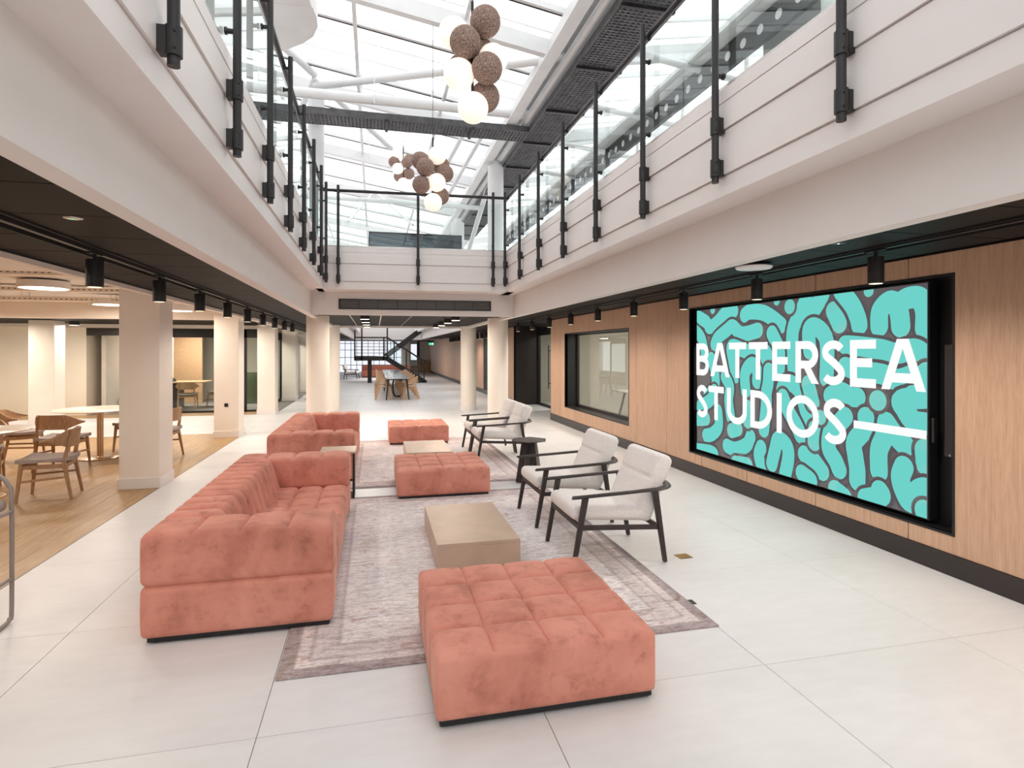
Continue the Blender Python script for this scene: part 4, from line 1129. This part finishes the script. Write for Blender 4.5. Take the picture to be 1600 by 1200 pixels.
def make_sofa(loc, label, group):
    """origin: rear left corner of the near end on the floor; x towards the rug, y away from the camera"""
    t = thing('sofa', label, 'sofa', loc, 0, group)
    L, D, AH = 2.52, 1.0, 0.585
    at = 0.33
    bx(0.03, D-0.02, 0.02, L-0.02, 0.0, 0.026).build('plinth', 'black', t, bevel=0.004)
    for yc in (at/2, L-at/2):
        tufted(D/2, yc, 0.024+(AH-0.024)/2, D/2, at/2, (AH-0.024)/2, 0.028, sx=div(0, D, 4), sz=[0.306], A=(0.004, 0.011), B=(0.005, 0.016), w_=0.012, res=0.0145, zk=5.5).build('arm', 'velvet', t, smooth=True, ang=60)
    bw = 0.42
    def wp(p):
        zz = (p.z+0.275)/0.55
        if p.x > -0.02: p.x -= (p.x+0.02)*0.62*max(0, zz-0.25)**1.1
        return p
    tufted(bw/2, L/2, 0.031+(AH-0.036)/2, bw/2, L/2-at+0.012, (AH-0.036)/2, 0.06, sy=div(at, L-at, 11), sz=[], A=(0.020, 0.034), B=(0.016, 0.026), w_=0.014, res=0.0145, warp=wp).build('backrest', 'velvet', t, smooth=True, ang=60)
    tufted(0.34+(D-0.35)/2, L/2, 0.175, (D-0.35)/2, L/2-at+0.008, 0.145, 0.045, sx=div(0.34, D-0.01, 3), sy=div(at, L-at, 8), A=(0.005, 0.016), B=(0.006, 0.020), w_=0.013, res=0.0165).build('seat', 'velvet', t, smooth=True, ang=60)
    return t
so = make_sofa((-1.235, 3.50, 0.0095), 'near rose velvet sofa with channelled back and tufted seat', 'rose velvet sofas')
dup(so, (-1.235, 7.30, 0.0095), 0, 'farther rose velvet sofa, behind the near one')

# rugs
def make_rug(x0, x1, y0, y1, label, tagside=False):
    m = rug_mat((x0+x1)/2, (y0+y1)/2, (x1-x0)/2, (y1-y0)/2, 'faded_rug')
    t = thing('rug', label, 'rug', ((x0+x1)/2, (y0+y1)/2, 0), group='faded mauve rugs')
    hx, hy = (x1-x0)/2, (y1-y0)/2
    bx(-hx, hx, -hy, hy, 0.0005, 0.009).build('pile', m, t, bevel=0.003)
    if tagside: MB().box(hx, hx+0.035, -hy+0.30, -hy+0.36, 0.001, 0.004).build('woven_label', 'black', t)
    return t
make_rug(-0.468, 1.945, 2.985, 6.50, 'near faded mauve and cream rug under the first coffee table', True)
make_rug(-0.468, 1.945, 6.93, 10.52, 'far faded mauve rug under the second coffee table')

# coffee tables
def make_coffee(loc, label):
    t = thing('coffee_table', label, 'coffee table', loc, 0, 'low bronze block coffee tables')
    bx(-0.31, 0.31, -0.54, 0.54, 0.165, 0.19).build('top', 'bronze', t, bevel=0.002)
    bx(-0.31, 0.31, -0.54, 0.54, 0.004, 0.1645).build('body', 'bronze', t, bevel=0.002)
    return t
ct = make_coffee((0.750, 4.725, 0.009), 'near low bronze block coffee table beside the first sofa')
dup(ct, (0.745, 8.56, 0.009), 0, 'farther low bronze coffee table behind the middle ottoman')

# armchairs, front towards -x
def cushion(mb, cx, cz, lx, th, hw, tilt, r=0.045, n=10, crown=0.012, split=None):
    pass
def make_armchair(loc, label, group):
    t = thing('armchair', label, 'armchair', loc, 0, group)
    def cush(name, lx, ly, lz, c, tilt, seams=(), crown=0.014, taper=0.0):
        def wp(p):
            u = p.x/lx*2; v = p.y/ly*2
            if p.z > 0: p.z += crown*(1-u*u)*(1-v*v)
            p.z *= 1-taper*(0.5+0.5*u)
            return p
        m = tufted(0, 0, 0, lx/2, ly/2, lz/2, min(0.045, lz*0.42), sx=seams, A=(0.0, 0.010), B=(0.0, 0.006), w_=0.010, res=0.0155, warp=wp, base=False)
        o = m.build(name, 'boucle', t, smooth=True, ang=70); o.location = c; o.rotation_euler = (0, tilt, 0)
        return o
    cush('seat_cushion', 0.62, 0.57, 0.105, (-0.055, 0, 0.372), R(4))
    cush('back_cushion', 0.53, 0.57, 0.13, (0.305, 0, 0.545), R(-67), seams=(0.06,), crown=0.02)
    def leg(foot, top, w0=0.029, w1=0.040):
        m = MB().bar(foot, top, w0, w0*1.25, up=(0, 1, 0), w1=w1, h1=w1*1.1); m.build('leg', 'dark_wood', t, bevel=0.005)
    for s in (-1, 1):
        leg((-0.37, s*0.325, 0), (-0.275, s*0.325, 0.520))
        leg((0.36, s*0.325, 0), (0.275, s*0.330, 0.545))
        MB().bar((-0.315, s*0.318, 0.298), (0.325, s*0.318, 0.262), 0.022, 0.036).build('side_rail', 'dark_wood', t, bevel=0.004)
    MB().bar((-0.318, -0.32, 0.302), (-0.318, 0.32, 0.302), 0.024, 0.036).build('front_rail', 'dark_wood', t, bevel=0.004)
    MB().bar((0.315, -0.32, 0.262), (0.315, 0.32, 0.262), 0.024, 0.036).build('rear_rail', 'dark_wood', t, bevel=0.004)
    # one bent armrest that runs round the back
    pts = [(-0.375, -0.325, 0.520), (-0.33, -0.328, 0.522), (0.0, -0.332, 0.536), (0.25, -0.333, 0.548), (0.34, -0.322, 0.552), (0.405, -0.275, 0.555), (0.44, -0.18, 0.557), (0.455, 0, 0.558)]
    pts = pts+[(x, -y, z) for x, y, z in reversed(pts[:-1])]
    P_ = smooth_path3(pts, 5)
    m = MB(); n = len(P_); vs = []
    for i, p in enumerate(P_):
        d = (P_[min(i+1, n-1)]-P_[max(i-1, 0)]).normalized(); a = Vector((-d.y, d.x, 0)).normalized()
        s = i/(n-1); e = min(s, 1-s)
        wd = 0.024+0.008*math.sin(min(1, e/0.12)*PI/2); th = 0.012 if e > 0.02 else 0.007
        if e < 0.012: wd *= 0.55
        back = max(0, 1-abs(s-0.5)/0.16); th += 0.010*back; wd -= 0.010*back
        for k in range(10):
            q = 2*PI*k/10; vs.append(p+a*math.cos(q)*wd+Vector((0, 0, 1))*math.sin(q)*th)
    fs = [(i*10+k, i*10+(k+1) % 10, (i+1)*10+(k+1) % 10, (i+1)*10+k) for i in range(n-1) for k in range(10)]
    fs += [tuple(range(9, -1, -1)), tuple(range((n-1)*10, n*10))]
    m.add(vs, fs).build('armrest', 'dark_wood', t, smooth=True, ang=50)
    return t
def smooth_path3(p, k=5):
    out = []; q = [p[0]]+list(p)+[p[-1]]
    for i in range(1, len(q)-2):
        a, b, c, d = (Vector(v) for v in q[i-1:i+3])
        for j in range(k):
            s = j/k; out.append(0.5*((2*b)+(c-a)*s+(2*a-5*b+4*c-d)*s*s+(3*b-a-3*c+d)*s**3))
    out.append(Vector(p[-1])); return out
GA = 'cream armchairs with dark frames'
ac = make_armchair((1.775, 4.31, 0.0095), 'nearest cream fabric armchair with dark wooden frame', GA)
dup(ac, (1.785, 5.33, 0.0095), 0, 'second cream armchair, just before the dark side table')
dup(ac, (1.785, 8.40, 0.0095), 0, 'third cream armchair, just beyond the dark side table')
dup(ac, (1.785, 9.15, 0.0095), 0, 'farthest cream armchair, next to the round column')

# dark pedestal table between the armchairs
t = thing('side_table', 'dark pedestal side table with a thin six-sided top, between the armchairs', 'side table', (1.85, 6.87, 0.0095))
def frustum(r0, z0, r1, z1, n, a0=0, sx=1):
    vs = [(r0*math.cos(R(a0)+2*PI*k/n)*sx, r0*math.sin(R(a0)+2*PI*k/n), z0) for k in range(n)]+[(r1*math.cos(R(a0)+2*PI*k/n)*sx, r1*math.sin(R(a0)+2*PI*k/n), z1) for k in range(n)]
    return MB().add(vs, [tuple(range(n-1, -1, -1)), tuple(range(n, 2*n))]+[(k, (k+1) % n, n+(k+1) % n, n+k) for k in range(n)])
frustum(0.20, 0.0, 0.115, 0.478, 4, 20).build('pedestal', 'dark_wood', t, bevel=0.004)
frustum(0.13, 0.472, 0.235, 0.492, 6, 12).build('top', 'dark_wood', t, bevel=0.003)
frustum(0.235, 0.492, 0.235, 0.498, 6, 12).build('rim', 'dark_wood', t, bevel=0.002)
bx(-0.205, 0.17, -0.008, 0.008, 0.0, 0.47).build('fin', 'black', t).rotation_euler = (0, 0, R(65))
# C-shaped table between the sofas
t = thing('sofa_side_table', 'grey C-shaped side table between the two rose sofas', 'side table', (-0.24, 6.62, 0))
bx(-0.33, 0.045, -0.20, 0.20, 0.500, 0.520).build('top', 'bronze', t, bevel=0.003)
bx(0.01, 0.03, -0.14, 0.14, 0.012, 0.500).build('upright', 'black', t, bevel=0.003)
bx(-0.30, 0.03, -0.17, 0.17, 0.0, 0.012).build('foot_plate', 'black', t, bevel=0.003)
# brass floor box
t = thing('floor_box', 'small square brass floor box lid to the right of the rug', 'floor box', (2.338, 4.07, 0), R(4))
bx(-0.056, 0.056, -0.05, 0.05, 0.0, 0.0025).build('lid', 'brass', t, bevel=0.001)
bx(-0.03, 0.03, -0.046, -0.038, 0.0025, 0.0032).build('finger_slot', 'dark_base', t)

# ================================================================== PENDANT CLUSTERS
def pendant(loc, top, balls, label, group, r=0.11, stem_top=None):
    t = thing('cluster_pendant', label, 'pendant lamp', loc, 0, group)
    MB().cyl((0, 0, stem_top or 0.66), (0, 0, top-loc[2]), 0.003, 6).build('cord', 'black', t)
    MB().cyl((0, 0, 0.06), (0, 0, stem_top or 0.66), 0.010, 10).build('stem', 'black', t, smooth=True)
    for x, y, z, kind in balls:
        m = MB(); m.sphere((0, 0, 0), r, 32, 18)
        o = m.build('globe' if kind == 'o' else 'felt_ball', 'opal' if kind == 'o' else 'felt', t, smooth=True); o.location = (x, y, z)
        MB().cyl((0, 0, z), (x, y, z), 0.007, 8).build('arm', 'black', t)
        if kind == 'o':
            l = bpy.data.lights.new('globe_light', 'POINT'); l.energy = 1.6; l.color = (1, 0.72, 0.48); l.shadow_soft_size = 0.09
            lo = bpy.data.objects.new('globe_light', l); COL.objects.link(lo); lo.parent = o; lo.location = (0, 0, 0)
            l.use_shadow = True
    return t
# (x, y, z, kind) relative to the lowest globe's centre
def PB(px, py, dy, kind): return (px, py, dy, kind)
b1 = [(0.0, -0.03, 0.0, 'o'), (0.105, 0.07, 0.13, 'b'), (-0.10, -0.02, 0.235, 'o'), (0.09, -0.09, 0.265, 'b'), (-0.06, 0.10, 0.33, 'b'), (0.155, 0.03, 0.395, 'o'),
      (-0.065, -0.08, 0.44, 'b'), (0.07, 0.10, 0.47, 'b'), (-0.13, 0.04, 0.56, 'o'), (0.085, -0.05, 0.62, 'b')]
pendant((0.69, 4.14, 3.345), 5.7, b1, 'near hanging cluster of opal and brown speckled globes', 'globe cluster pendants', stem_top=0.78)
b2 = [(0.0, -0.02, 0.0, 'o'), (0.10, 0.08, 0.11, 'b'), (0.04, -0.06, 0.235, 'o'), (-0.145, -0.05, 0.20, 'b'), (-0.10, -0.10, 0.40, 'b'), (0.145, 0.0, 0.37, 'b'), (-0.15, 0.04, 0.52, 'b'), (0.05, -0.03, 0.575, 'o'), (0.11, 0.11, 0.50, 'b')]
pendant((0.70, 7.15, 3.42), 5.7, b2, 'middle hanging cluster of opal and brown globes', 'globe cluster pendants', stem_top=0.80)
b3 = [(0.0, 0, 0.0, 'o'), (-0.08, 0.06, 0.15, 'b'), (0.11, 0.0, 0.20, 'b'), (-0.11, -0.04, 0.27, 'o'), (0.07, -0.07, 0.40, 'b'), (-0.18, 0.02, 0.42, 'b'), (0.12, 0.06, 0.50, 'b'), (-0.12, 0.0, 0.58, 'o')]
pendant((0.56, 11.7, 4.93), 5.85, b3, 'far small cluster of globes behind the end balustrade', 'globe cluster pendants', stem_top=0.75)

# ================================================================== CAFE FURNITURE
def make_cafe_chair(loc, rz, label, group):
    """front towards +y"""
    t = thing('cafe_chair', label, 'chair', loc, rz, group)
    def leg(f, p, a=0.026, b=0.038): MB().bar(f, p, a, a, w1=b, h1=b).build('leg', 'oak_chair', t, bevel=0.006)
    for s in (-1, 1):
        leg((s*0.235, 0.225, 0), (s*0.215, 0.185, 0.405))
        MB().bar((s*0.205, -0.245, 0), (s*0.195, -0.175, 0.40), 0.026, 0.026, w1=0.04, h1=0.04).bar((s*0.195, -0.175, 0.40), (s*0.155, -0.235, 0.735), 0.038, 0.036, w1=0.022, h1=0.02).build('leg', 'oak_chair', t, bevel=0.006)
        MB().bar((s*0.216, 0.19, 0.37), (s*0.197, -0.18, 0.36), 0.022, 0.045).build('side_rail', 'oak_chair', t, bevel=0.004)
        MB().bar((s*0.228, 0.21, 0.22), (s*0.202, -0.205, 0.24), 0.018, 0.024).build('stretcher', 'oak_chair', t, bevel=0.003)
    MB().bar((-0.2, 0.19, 0.37), (0.2, 0.19, 0.37), 0.022, 0.045).bar((-0.19, -0.185, 0.36), (0.19, -0.185, 0.36), 0.022, 0.045).build('seat_frame', 'oak_chair', t, bevel=0.004)
    # shaped seat pad
    m = MB(); nu, nv = 14, 14; vs = []; fs = []
    for lay, z0 in ((0, 0.405), (1, 0.430)):
        for i in range(nu+1):
            for j in range(nv+1):
                u = -1+2*i/nu; v = -1+2*j/nv
                k = 1-0.10*v*v
                x = 0.255*u*(0.93+0.10*v)*k**0.5; y = 0.24*v*(1-0.05*u*u)
                dz = 0.016*(u*u)+0.012*v*v-0.012*(1-u*u)*(1-v*v) if lay else 0.010*u*u
                vs.append((x, y, z0+dz))
    n1 = (nu+1)*(nv+1); idx = lambda l, i, j: l*n1+i*(nv+1)+j
    for i in range(nu):
        for j in range(nv):
            fs.append((idx(0, i, j), idx(0, i, j+1), idx(0, i+1, j+1), idx(0, i+1, j))); fs.append((idx(1, i, j), idx(1, i+1, j), idx(1, i+1, j+1), idx(1, i, j+1)))
    for i in range(nu):
        for j in (0, nv): fs.append((idx(0, i, j), idx(0, i+1, j), idx(1, i+1, j), idx(1, i, j)))
    for j in range(nv):
        for i in (0, nu): fs.append((idx(0, i, j), idx(0, i, j+1), idx(1, i, j+1), idx(1, i, j)))
    m.add(vs, fs).build('seat_pad', 'grey_seat', t, smooth=True, ang=50)
    # bent backrest with wings reaching forward
    m = MB(); n = 28; vs = []; fs = []
    for i in range(n+1):
        s = -1+2*i/n; a = s*R(84)
        x = 0.285*math.sin(a); y = 0.02-0.275*math.cos(a)
        if abs(s) > 0.8: y += (abs(s)-0.8)*0.12
        e = max(0, 1-abs(s))
        hh = 0.012+0.085*min(1, e/0.55)**1.3
        zc = 0.655-0.02*abs(s)**2
        nx, ny = math.sin(a), -math.cos(a)
        for rr in (-0.007, 0.007):
            for q in (-1, -0.5, 0, 0.5, 1): vs.append((x+nx*rr-nx*0.010*(q*q), y+ny*rr+(-0.02 if q > 0 else 0.0)*q*e, zc+hh*q))
    for i in range(n):
        o = i*10; o2 = o+10
        for k in range(4): fs.append((o+k, o+k+1, o2+k+1, o2+k)); fs.append((o+5+k, o2+5+k, o2+6+k, o+6+k))
        fs.append((o, o2, o2+5, o+5)); fs.append((o+4, o+9, o2+9, o2+4))
    fs.append((0, 1, 2, 3, 4, 9, 8, 7, 6, 5)); fs.append(tuple(n*10+k for k in (0, 5, 6, 7, 8, 9, 4, 3, 2, 1)))
    m.add(vs, fs).build('backrest', 'oak_chair', t, smooth=True, ang=50)
    return t
GCH = 'oak chairs around the round cafe tables'
c0 = make_cafe_chair((-3.46, 7.34, 0), R(100), 'oak winged-back chair nearest the first square column, turned left', GCH)
dup(c0, (-4.13, 9.05, 0), R(-6), 'oak winged-back chair seen from behind, at the near side of the farther round table')
dup(c0, (-4.62, 8.22, 0), R(200), 'oak chair facing the camera behind the nearer round table')
dup(c0, (-4.95, 9.75, 0), R(-75), 'oak chair on the left side of the farther round table')
dup(c0, (-3.75, 10.55, 0), R(170), 'oak chair on the far side of the farther round table')
dup(c0, (-3.12, 9.65, 0), R(85), 'oak chair between the farther round table and the square column, partly hidden')
dup(c0, (-4.75, 6.45, 0), R(-20), 'oak chair on the near side of the nearer table, outside the picture')
def make_round_table(loc, r, label):
    t = thing('round_table', label, 'table', loc, 0, 'round pedestal cafe tables')
    MB().lathe([(0.02, 0.712), (r*0.9, 0.713), (r, 0.725), (r, 0.732), (r-0.004, 0.735), (0.01, 0.735)], n=56).build('top', 'table_white', t, smooth=True)
    m = MB().cyl((0, 0, 0.012), (0, 0, 0.713), 0.026, 20)
    for k in range(8): a = 2*PI*k/8; m.cyl((0.034*math.cos(a), 0.034*math.sin(a), 0.012), (0.034*math.cos(a), 0.034*math.sin(a), 0.713), 0.011, 10)
    m.build('pedestal', 'gold_base', t, smooth=True)
    MB().lathe([(0.27, 0.0), (0.272, 0.010), (0.26, 0.014), (0.05, 0.020), (0.045, 0.03), (0.02, 0.03)], n=44).build('base_disc', 'gold_base', t, smooth=True)
    MB().lathe([(0.255, -0.0), (0.255, 0.002)], n=30).build('foot_ring', 'black', t)
    return t
make_round_table((-4.22, 7.42, 0), 0.50, 'nearer pale round cafe table on a brass pedestal, cut by the left edge')
make_round_table((-3.98, 9.82, 0), 0.58, 'farther pale round cafe table, behind the first square column')

# tube-frame bar stool at the left edge
t = thing('bar_stool', 'grey tube-frame bar stool cut off by the left edge', 'stool', (-2.08, 4.0, 0))
def P3(*a): return [Vector(q) for q in a]
fr = [(0.0, -0.42, 0.012), (0, -0.08, 0.012), (0, -0.02, 0.03), (0, 0.0, 0.09), (0, 0.0, 0.72), (-0.012, 0, 0.80), (-0.05, 0, 0.855), (-0.11, 0, 0.875), (-0.33, 0, 0.875), (-0.39, 0, 0.855), (-0.428, 0, 0.80), (-0.44, 0, 0.72), (-0.44, 0, 0.09), (-0.44, -0.02, 0.03), (-0.44, -0.08, 0.012), (-0.44, -0.42, 0.012)]
MB().tube(smooth_path3(fr, 4), 0.0115, 14).build('frame', 'grey_tube', t, smooth=True)
MB().tube(smooth_path3([(0, -0.01, 0.26), (0, -0.30, 0.26), (-0.03, -0.37, 0.26), (-0.10, -0.40, 0.26), (-0.34, -0.40, 0.26), (-0.41, -0.37, 0.26), (-0.44, -0.30, 0.26), (-0.44, -0.01, 0.26)], 4), 0.0105, 12).build('foot_rest', 'grey_tube', t, smooth=True)
MB().tube(smooth_path3([(0, -0.01, 0.655), (0, -0.34, 0.655), (-0.04, -0.39, 0.655), (-0.22, -0.40, 0.655), (-0.40, -0.39, 0.655), (-0.44, -0.34, 0.655), (-0.44, -0.01, 0.655)], 4), 0.0105, 12).build('seat_rail', 'grey_tube', t, smooth=True)
MB().cyl((0, -0.40, 0.0), (0, -0.40, 0.012), 0.012, 10).cyl((-0.44, -0.40, 0.0), (-0.44, -0.40, 0.012), 0.012, 10).build('glide', 'black', t)
tufted(-0.22, -0.20, 0.695, 0.205, 0.20, 0.035, 0.03, A=(0, 0), B=(0, 0.012), res=0.02).build('seat_pad', 'grey_seat', t, smooth=True, ang=60)

# ================================================================== BEYOND THE CORRIDOR
def make_long_table(loc, label):
    t = thing('long_table', label, 'table', loc, 0, 'long grey communal tables')
    bx(-0.38, 0.38, 0, 4.55, 0.675, 0.70).build('top', 'grey_table', t, bevel=0.004)
    for x in (-1, 1):
        for y in (0.12, 4.43): MB().bar((x*0.36, y, 0), (x*0.29, y+(0.05 if y < 1 else -0.05), 0.675), 0.035, 0.035, w1=0.06, h1=0.06).build('leg', 'black', t)
    bx(-0.27, 0.27, 0.2, 4.35, 0.64, 0.675).build('apron', 'black', t)
    return t
lt = make_long_table((0.735, 19.0, 0), 'nearer long grey communal table beyond the corridor')
dup(lt, (0.735, 23.62, 0), 0, 'farther long grey communal table, end to end with the nearer')
t = thing('floor_lamp_base', 'black curved cable stand under the nearer long table', 'cable stand', (0.72, 20.4, 0))
MB().tube(smooth_path3([(-0.05, 0, 0.66), (-0.10, 0, 0.45), (-0.09, 0, 0.2), (-0.02, 0, 0.03), (0.16, 0, 0.03)], 5), 0.03, 10).build('stem', 'black', t, smooth=True)
def make_ply_chair(loc, rz, label, group):
    t = thing('plywood_chair', label, 'chair', loc, rz, group)      # front towards +x
    for s in (-1, 1):
        MB().bar((-0.30, s*0.235, 0), (-0.16, s*0.225, 0.44), 0.06, 0.018, up=(0, 1, 0), w1=0.10, h1=0.018).build('leg', 'ply', t)
        MB().bar((0.22, s*0.235, 0), (0.14, s*0.225, 0.42), 0.05, 0.018, up=(0, 1, 0), w1=0.075, h1=0.018).build('leg', 'ply', t)
    bx(-0.22, 0.24, -0.23, 0.23, 0.40, 0.43).build('seat', 'ply', t, bevel=0.006)
    m = MB(); n = 14; vs = []; fs = []
    for i in range(n+1):
        a = R(-100+200*i/n); x = -0.02-0.24*math.cos(a); y = 0.27*math.sin(a); top = 0.76-0.10*abs(math.sin(a))**2; lo = 0.55
        for rr in (0, 0.016):
            for z in (lo, top): vs.append((x-rr*math.cos(a), y+rr*math.sin(a), z))
    for i in range(n):
        o = i*4; q = o+4; fs += [(o, o+1, q+1, q), (o+2, q+2, q+3, o+3), (o+1, o+3, q+3, q+1), (o, q, q+2, o+2)]
    fs += [(0, 2, 3, 1), (n*4, n*4+1, n*4+3, n*4+2)]
    m.add(vs, fs).build('backrest', 'ply', t, smooth=True)
    MB().bar((-0.19, -0.2, 0.42), (-0.20, -0.2, 0.6), 0.02, 0.03).bar((-0.19, 0.2, 0.42), (-0.20, 0.2, 0.6), 0.02, 0.03).build('back_support', 'ply', t)
    return t
GPL = 'plywood chairs along the left of the long tables'; GPR = 'plywood chairs along the right of the long tables'
LBL = '%s pale plywood chair from the near end, %s side of the long grey tables'
pc = make_ply_chair((0.33, 19.55, 0), 0, LBL % ('nearest', 'left'), GPL)
for k in range(1, 6): dup(pc, (0.33, 19.55+1.5*k, 0), 0, LBL % (ords[k-1], 'left'), GPL)
for k in range(6): dup(pc, (1.14, 19.55+1.5*k, 0), PI, LBL % ((['nearest']+ords)[k], 'right'), GPR)

# staircase
t = thing('staircase', 'dark steel staircase with a landing, beyond the long tables', 'staircase', (0, 29.2, 0), kind='thing')
LZ = 1.33
bx(-0.95, 0.62, 0, 1.2, LZ-0.22, LZ).build('landing', 'dark_metal', t)
MB().prism([(-0.33, 0.45), (-0.13, 0.45), (-0.13, 0.65), (-0.33, 0.65)], 0, LZ-0.22).build('support_post', 'dark_metal', t)
MB().bar((0.6, 0.03, LZ-0.12), (2.35, 0.03, 0.10), 0.04, 0.24, up=(0, 0, 1)).build('stringer', 'dark_metal', t)
MB().bar((0.6, 1.17, LZ-0.12), (2.35, 1.17, 0.10), 0.04, 0.24, up=(0, 0, 1)).build('stringer', 'dark_metal', t)
for k in range(7): xx = 0.62+k*0.245; zz = LZ-0.17*(k+1); bx(xx, xx+0.28, 0.05, 1.15, zz-0.04, zz).build('tread', 'dark_metal', t)
MB().bar((0.55, 1.5, LZ-0.05), (3.0, 1.5, 3.15), 0.04, 0.26).build('stringer', 'dark_metal', t)
MB().bar((0.55, 2.4, LZ-0.05), (3.0, 2.4, 3.15), 0.04, 0.26).build('stringer', 'dark_metal', t)
for k in range(10): xx = 0.55+k*0.245; zz = LZ+0.18*(k+0.5); bx(xx, xx+0.27, 1.5, 2.4, zz-0.04, zz).build('tread', 'dark_metal', t)
bx(-0.95, 0.62, 1.2, 2.45, LZ-0.22, LZ).build('landing', 'dark_metal', t)
for xx, zt in ((-0.93, 3.1), (-0.60, 3.1), (0.45, LZ+0.95), (0.62, 3.1)): bx(xx-0.035, xx+0.035, 0.0, 0.06, LZ-0.2, zt).build('newel_post', 'dark_metal', t)
for z in (0.95,): bx(-0.95, 0.62, 0.0, 0.06, LZ+z-0.07, LZ+z).build('landing_handrail', 'dark_metal', t)
for k in range(1, 6): MB().cyl((-0.93, 0.02, LZ+0.155*k), (0.60, 0.02, LZ+0.155*k), 0.016, 6).build('guard_rod', 'grey_tube', t)
MB().bar((0.6, 0.0, LZ+0.93), (2.5, 0.0, 1.02), 0.08, 0.08).build('handrail', 'dark_metal', t)
for xx in (0.95, 1.55, 2.15, 2.42): zz = LZ-(xx-0.6)/1.75*1.22; bx(xx-0.03, xx+0.03, 0, 0.05, max(0, zz-0.1), zz+0.98).build('baluster', 'dark_metal', t)
MB().add([(0.66, 0.015, LZ-0.05), (2.1, 0.015, 0.36), (2.1, 0.015, 1.10), (0.66, 0.015, LZ+0.82), (0.66, 0.027, LZ-0.05), (2.1, 0.027, 0.36), (2.1, 0.027, 1.10), (0.66, 0.027, LZ+0.82)], [(0,1,2,3),(4,7,6,5),(0,4,5,1),(1,5,6,2),(2,6,7,3),(3,7,4,0)]).build('glass_panel', 'glass', t)
bx(2.25, 2.55, 0, 1.2, 0, 0.12).build('bottom_step', 'black', t)
# far furniture
t = thing('bench_sofa', 'long rust-red upholstered bench behind the staircase', 'bench', (0.7, 35.5, 0))
bx(-1.45, 1.45, 0, 0.7, 0.05, 0.42).build('seat', 'red_wood', t, bevel=0.02); bx(-1.45, 1.45, 0.6, 0.8, 0.05, 0.72).build('backrest', 'red_wood', t, bevel=0.02)
bx(-1.4, 1.4, 0.05, 0.7, 0, 0.05).build('plinth', 'black', t)
lc = make_armchair((-1.25, 33.8, 0), 'small dark-framed armchair far behind the stair landing', 'distant seats'); lc.rotation_euler = (0, 0, R(170))
def drawers(loc, label, w_, h_):
    t = thing('drawer_cabinet', label, 'cabinet', loc, 0, 'pale wooden cabinets at the far right')
    bx(0, w_, 0, 0.5, 0, h_).build('carcass', 'ply', t)
    bx(0.02, w_-0.02, -0.02, 0, h_/2+0.01, h_-0.02).build('drawer', 'oak_chair', t); bx(0.02, w_-0.02, -0.02, 0, 0.03, h_/2-0.01).build('drawer', 'oak_chair', t)
    for z in (h_*0.27, h_*0.76): bx(w_/2-0.06, w_/2+0.06, -0.04, -0.02, z-0.02, z+0.02).build('drawer_pull', 'black', t)
drawers((3.2, 42.6, 0), 'taller pale wooden drawer cabinet against the far right wall', 0.75, 0.95)
drawers((2.3, 43.1, 0), 'lower pale wooden cabinet left of the drawer cabinet', 0.85, 0.5)
t = thing('square_column', 'distant pale square column behind the stair handrail', 'column', (2.0, 39.0, 0), group='square columns along the cafe edge', kind='thing')
bx(-0.25, 0.25, 0, 0.5, 0, 2.298).build('shaft', 'column_paint', t)
# meeting room furniture
t = thing('meeting_table', 'oak meeting table behind the glazed partition', 'table', (-5.35, 18.0, 0))
bx(-0.95, 0.75, -0.45, 0.45, 0.71, 0.74).build('top', 'ply', t, bevel=0.004)
bx(-0.8, 0.05, -0.3, 0.3, 0, 0.71).build('pedestal', 'dark_base', t)
tag(MB().lathe([(0.13, 0.0), (0.17, 0.01), (0.12, 0.09), (0.05, 0.10)], n=20).build('conference_phone', 'black', smooth=True), 'black conference phone on the meeting room table', 'phone').location = (-5.55, 17.9, 0.741)
mc = dup(c0, (-4.95, 17.35, 0), R(10), 'oak chair at the meeting table behind the glass, nearest the door', 'meeting room chairs')
dup(c0, (-4.35, 18.1, 0), R(80), 'oak chair at the right end of the meeting table behind the glass', 'meeting room chairs')
t = thing('curved_sofa', 'green curved booth sofa behind the glazed partition', 'sofa', (-3.72, 18.9, 0))
m_ = MB(); vs = []; fs = []; n = 20
for i in range(n+1):
    a = R(200+140*i/n)
    for r_, z in ((0.5, 0), (0.72, 0), (0.72, 0.95), (0.5, 0.92)): vs.append((r_*math.cos(a), 0.6-r_*math.sin(a)*-1, z))
for i in range(n):
    o = i*4; q = o+4
    for k in range(4): fs.append((o+k, o+(k+1) % 4, q+(k+1) % 4, q+k))
fs += [(0, 1, 2, 3), (n*4+3, n*4+2, n*4+1, n*4)]
m_.add(vs, fs).build('backrest', 'green_fabric', t, smooth=True, ang=50)
bx(-0.45, 0.45, 0.0, 0.4, 0.05, 0.45).build('seat', 'green_fabric', t, bevel=0.03)
# table in the room behind the interior window
t = thing('trestle_table', 'pale table on slanting legs seen through the interior window', 'table', (5.6, 10.6, 0))
bx(-0.5, 0.5, -1.3, 1.3, 0.71, 0.74).build('top', 'room_grey', t, bevel=0.003)
for yy in (-1.15, -0.4, 0.4, 1.15):
    for s in (-1, 1): MB().bar((s*0.45, yy, 0), (s*0.2, yy+0.12, 0.71), 0.035, 0.035).build('leg', 'grey_tube', t)
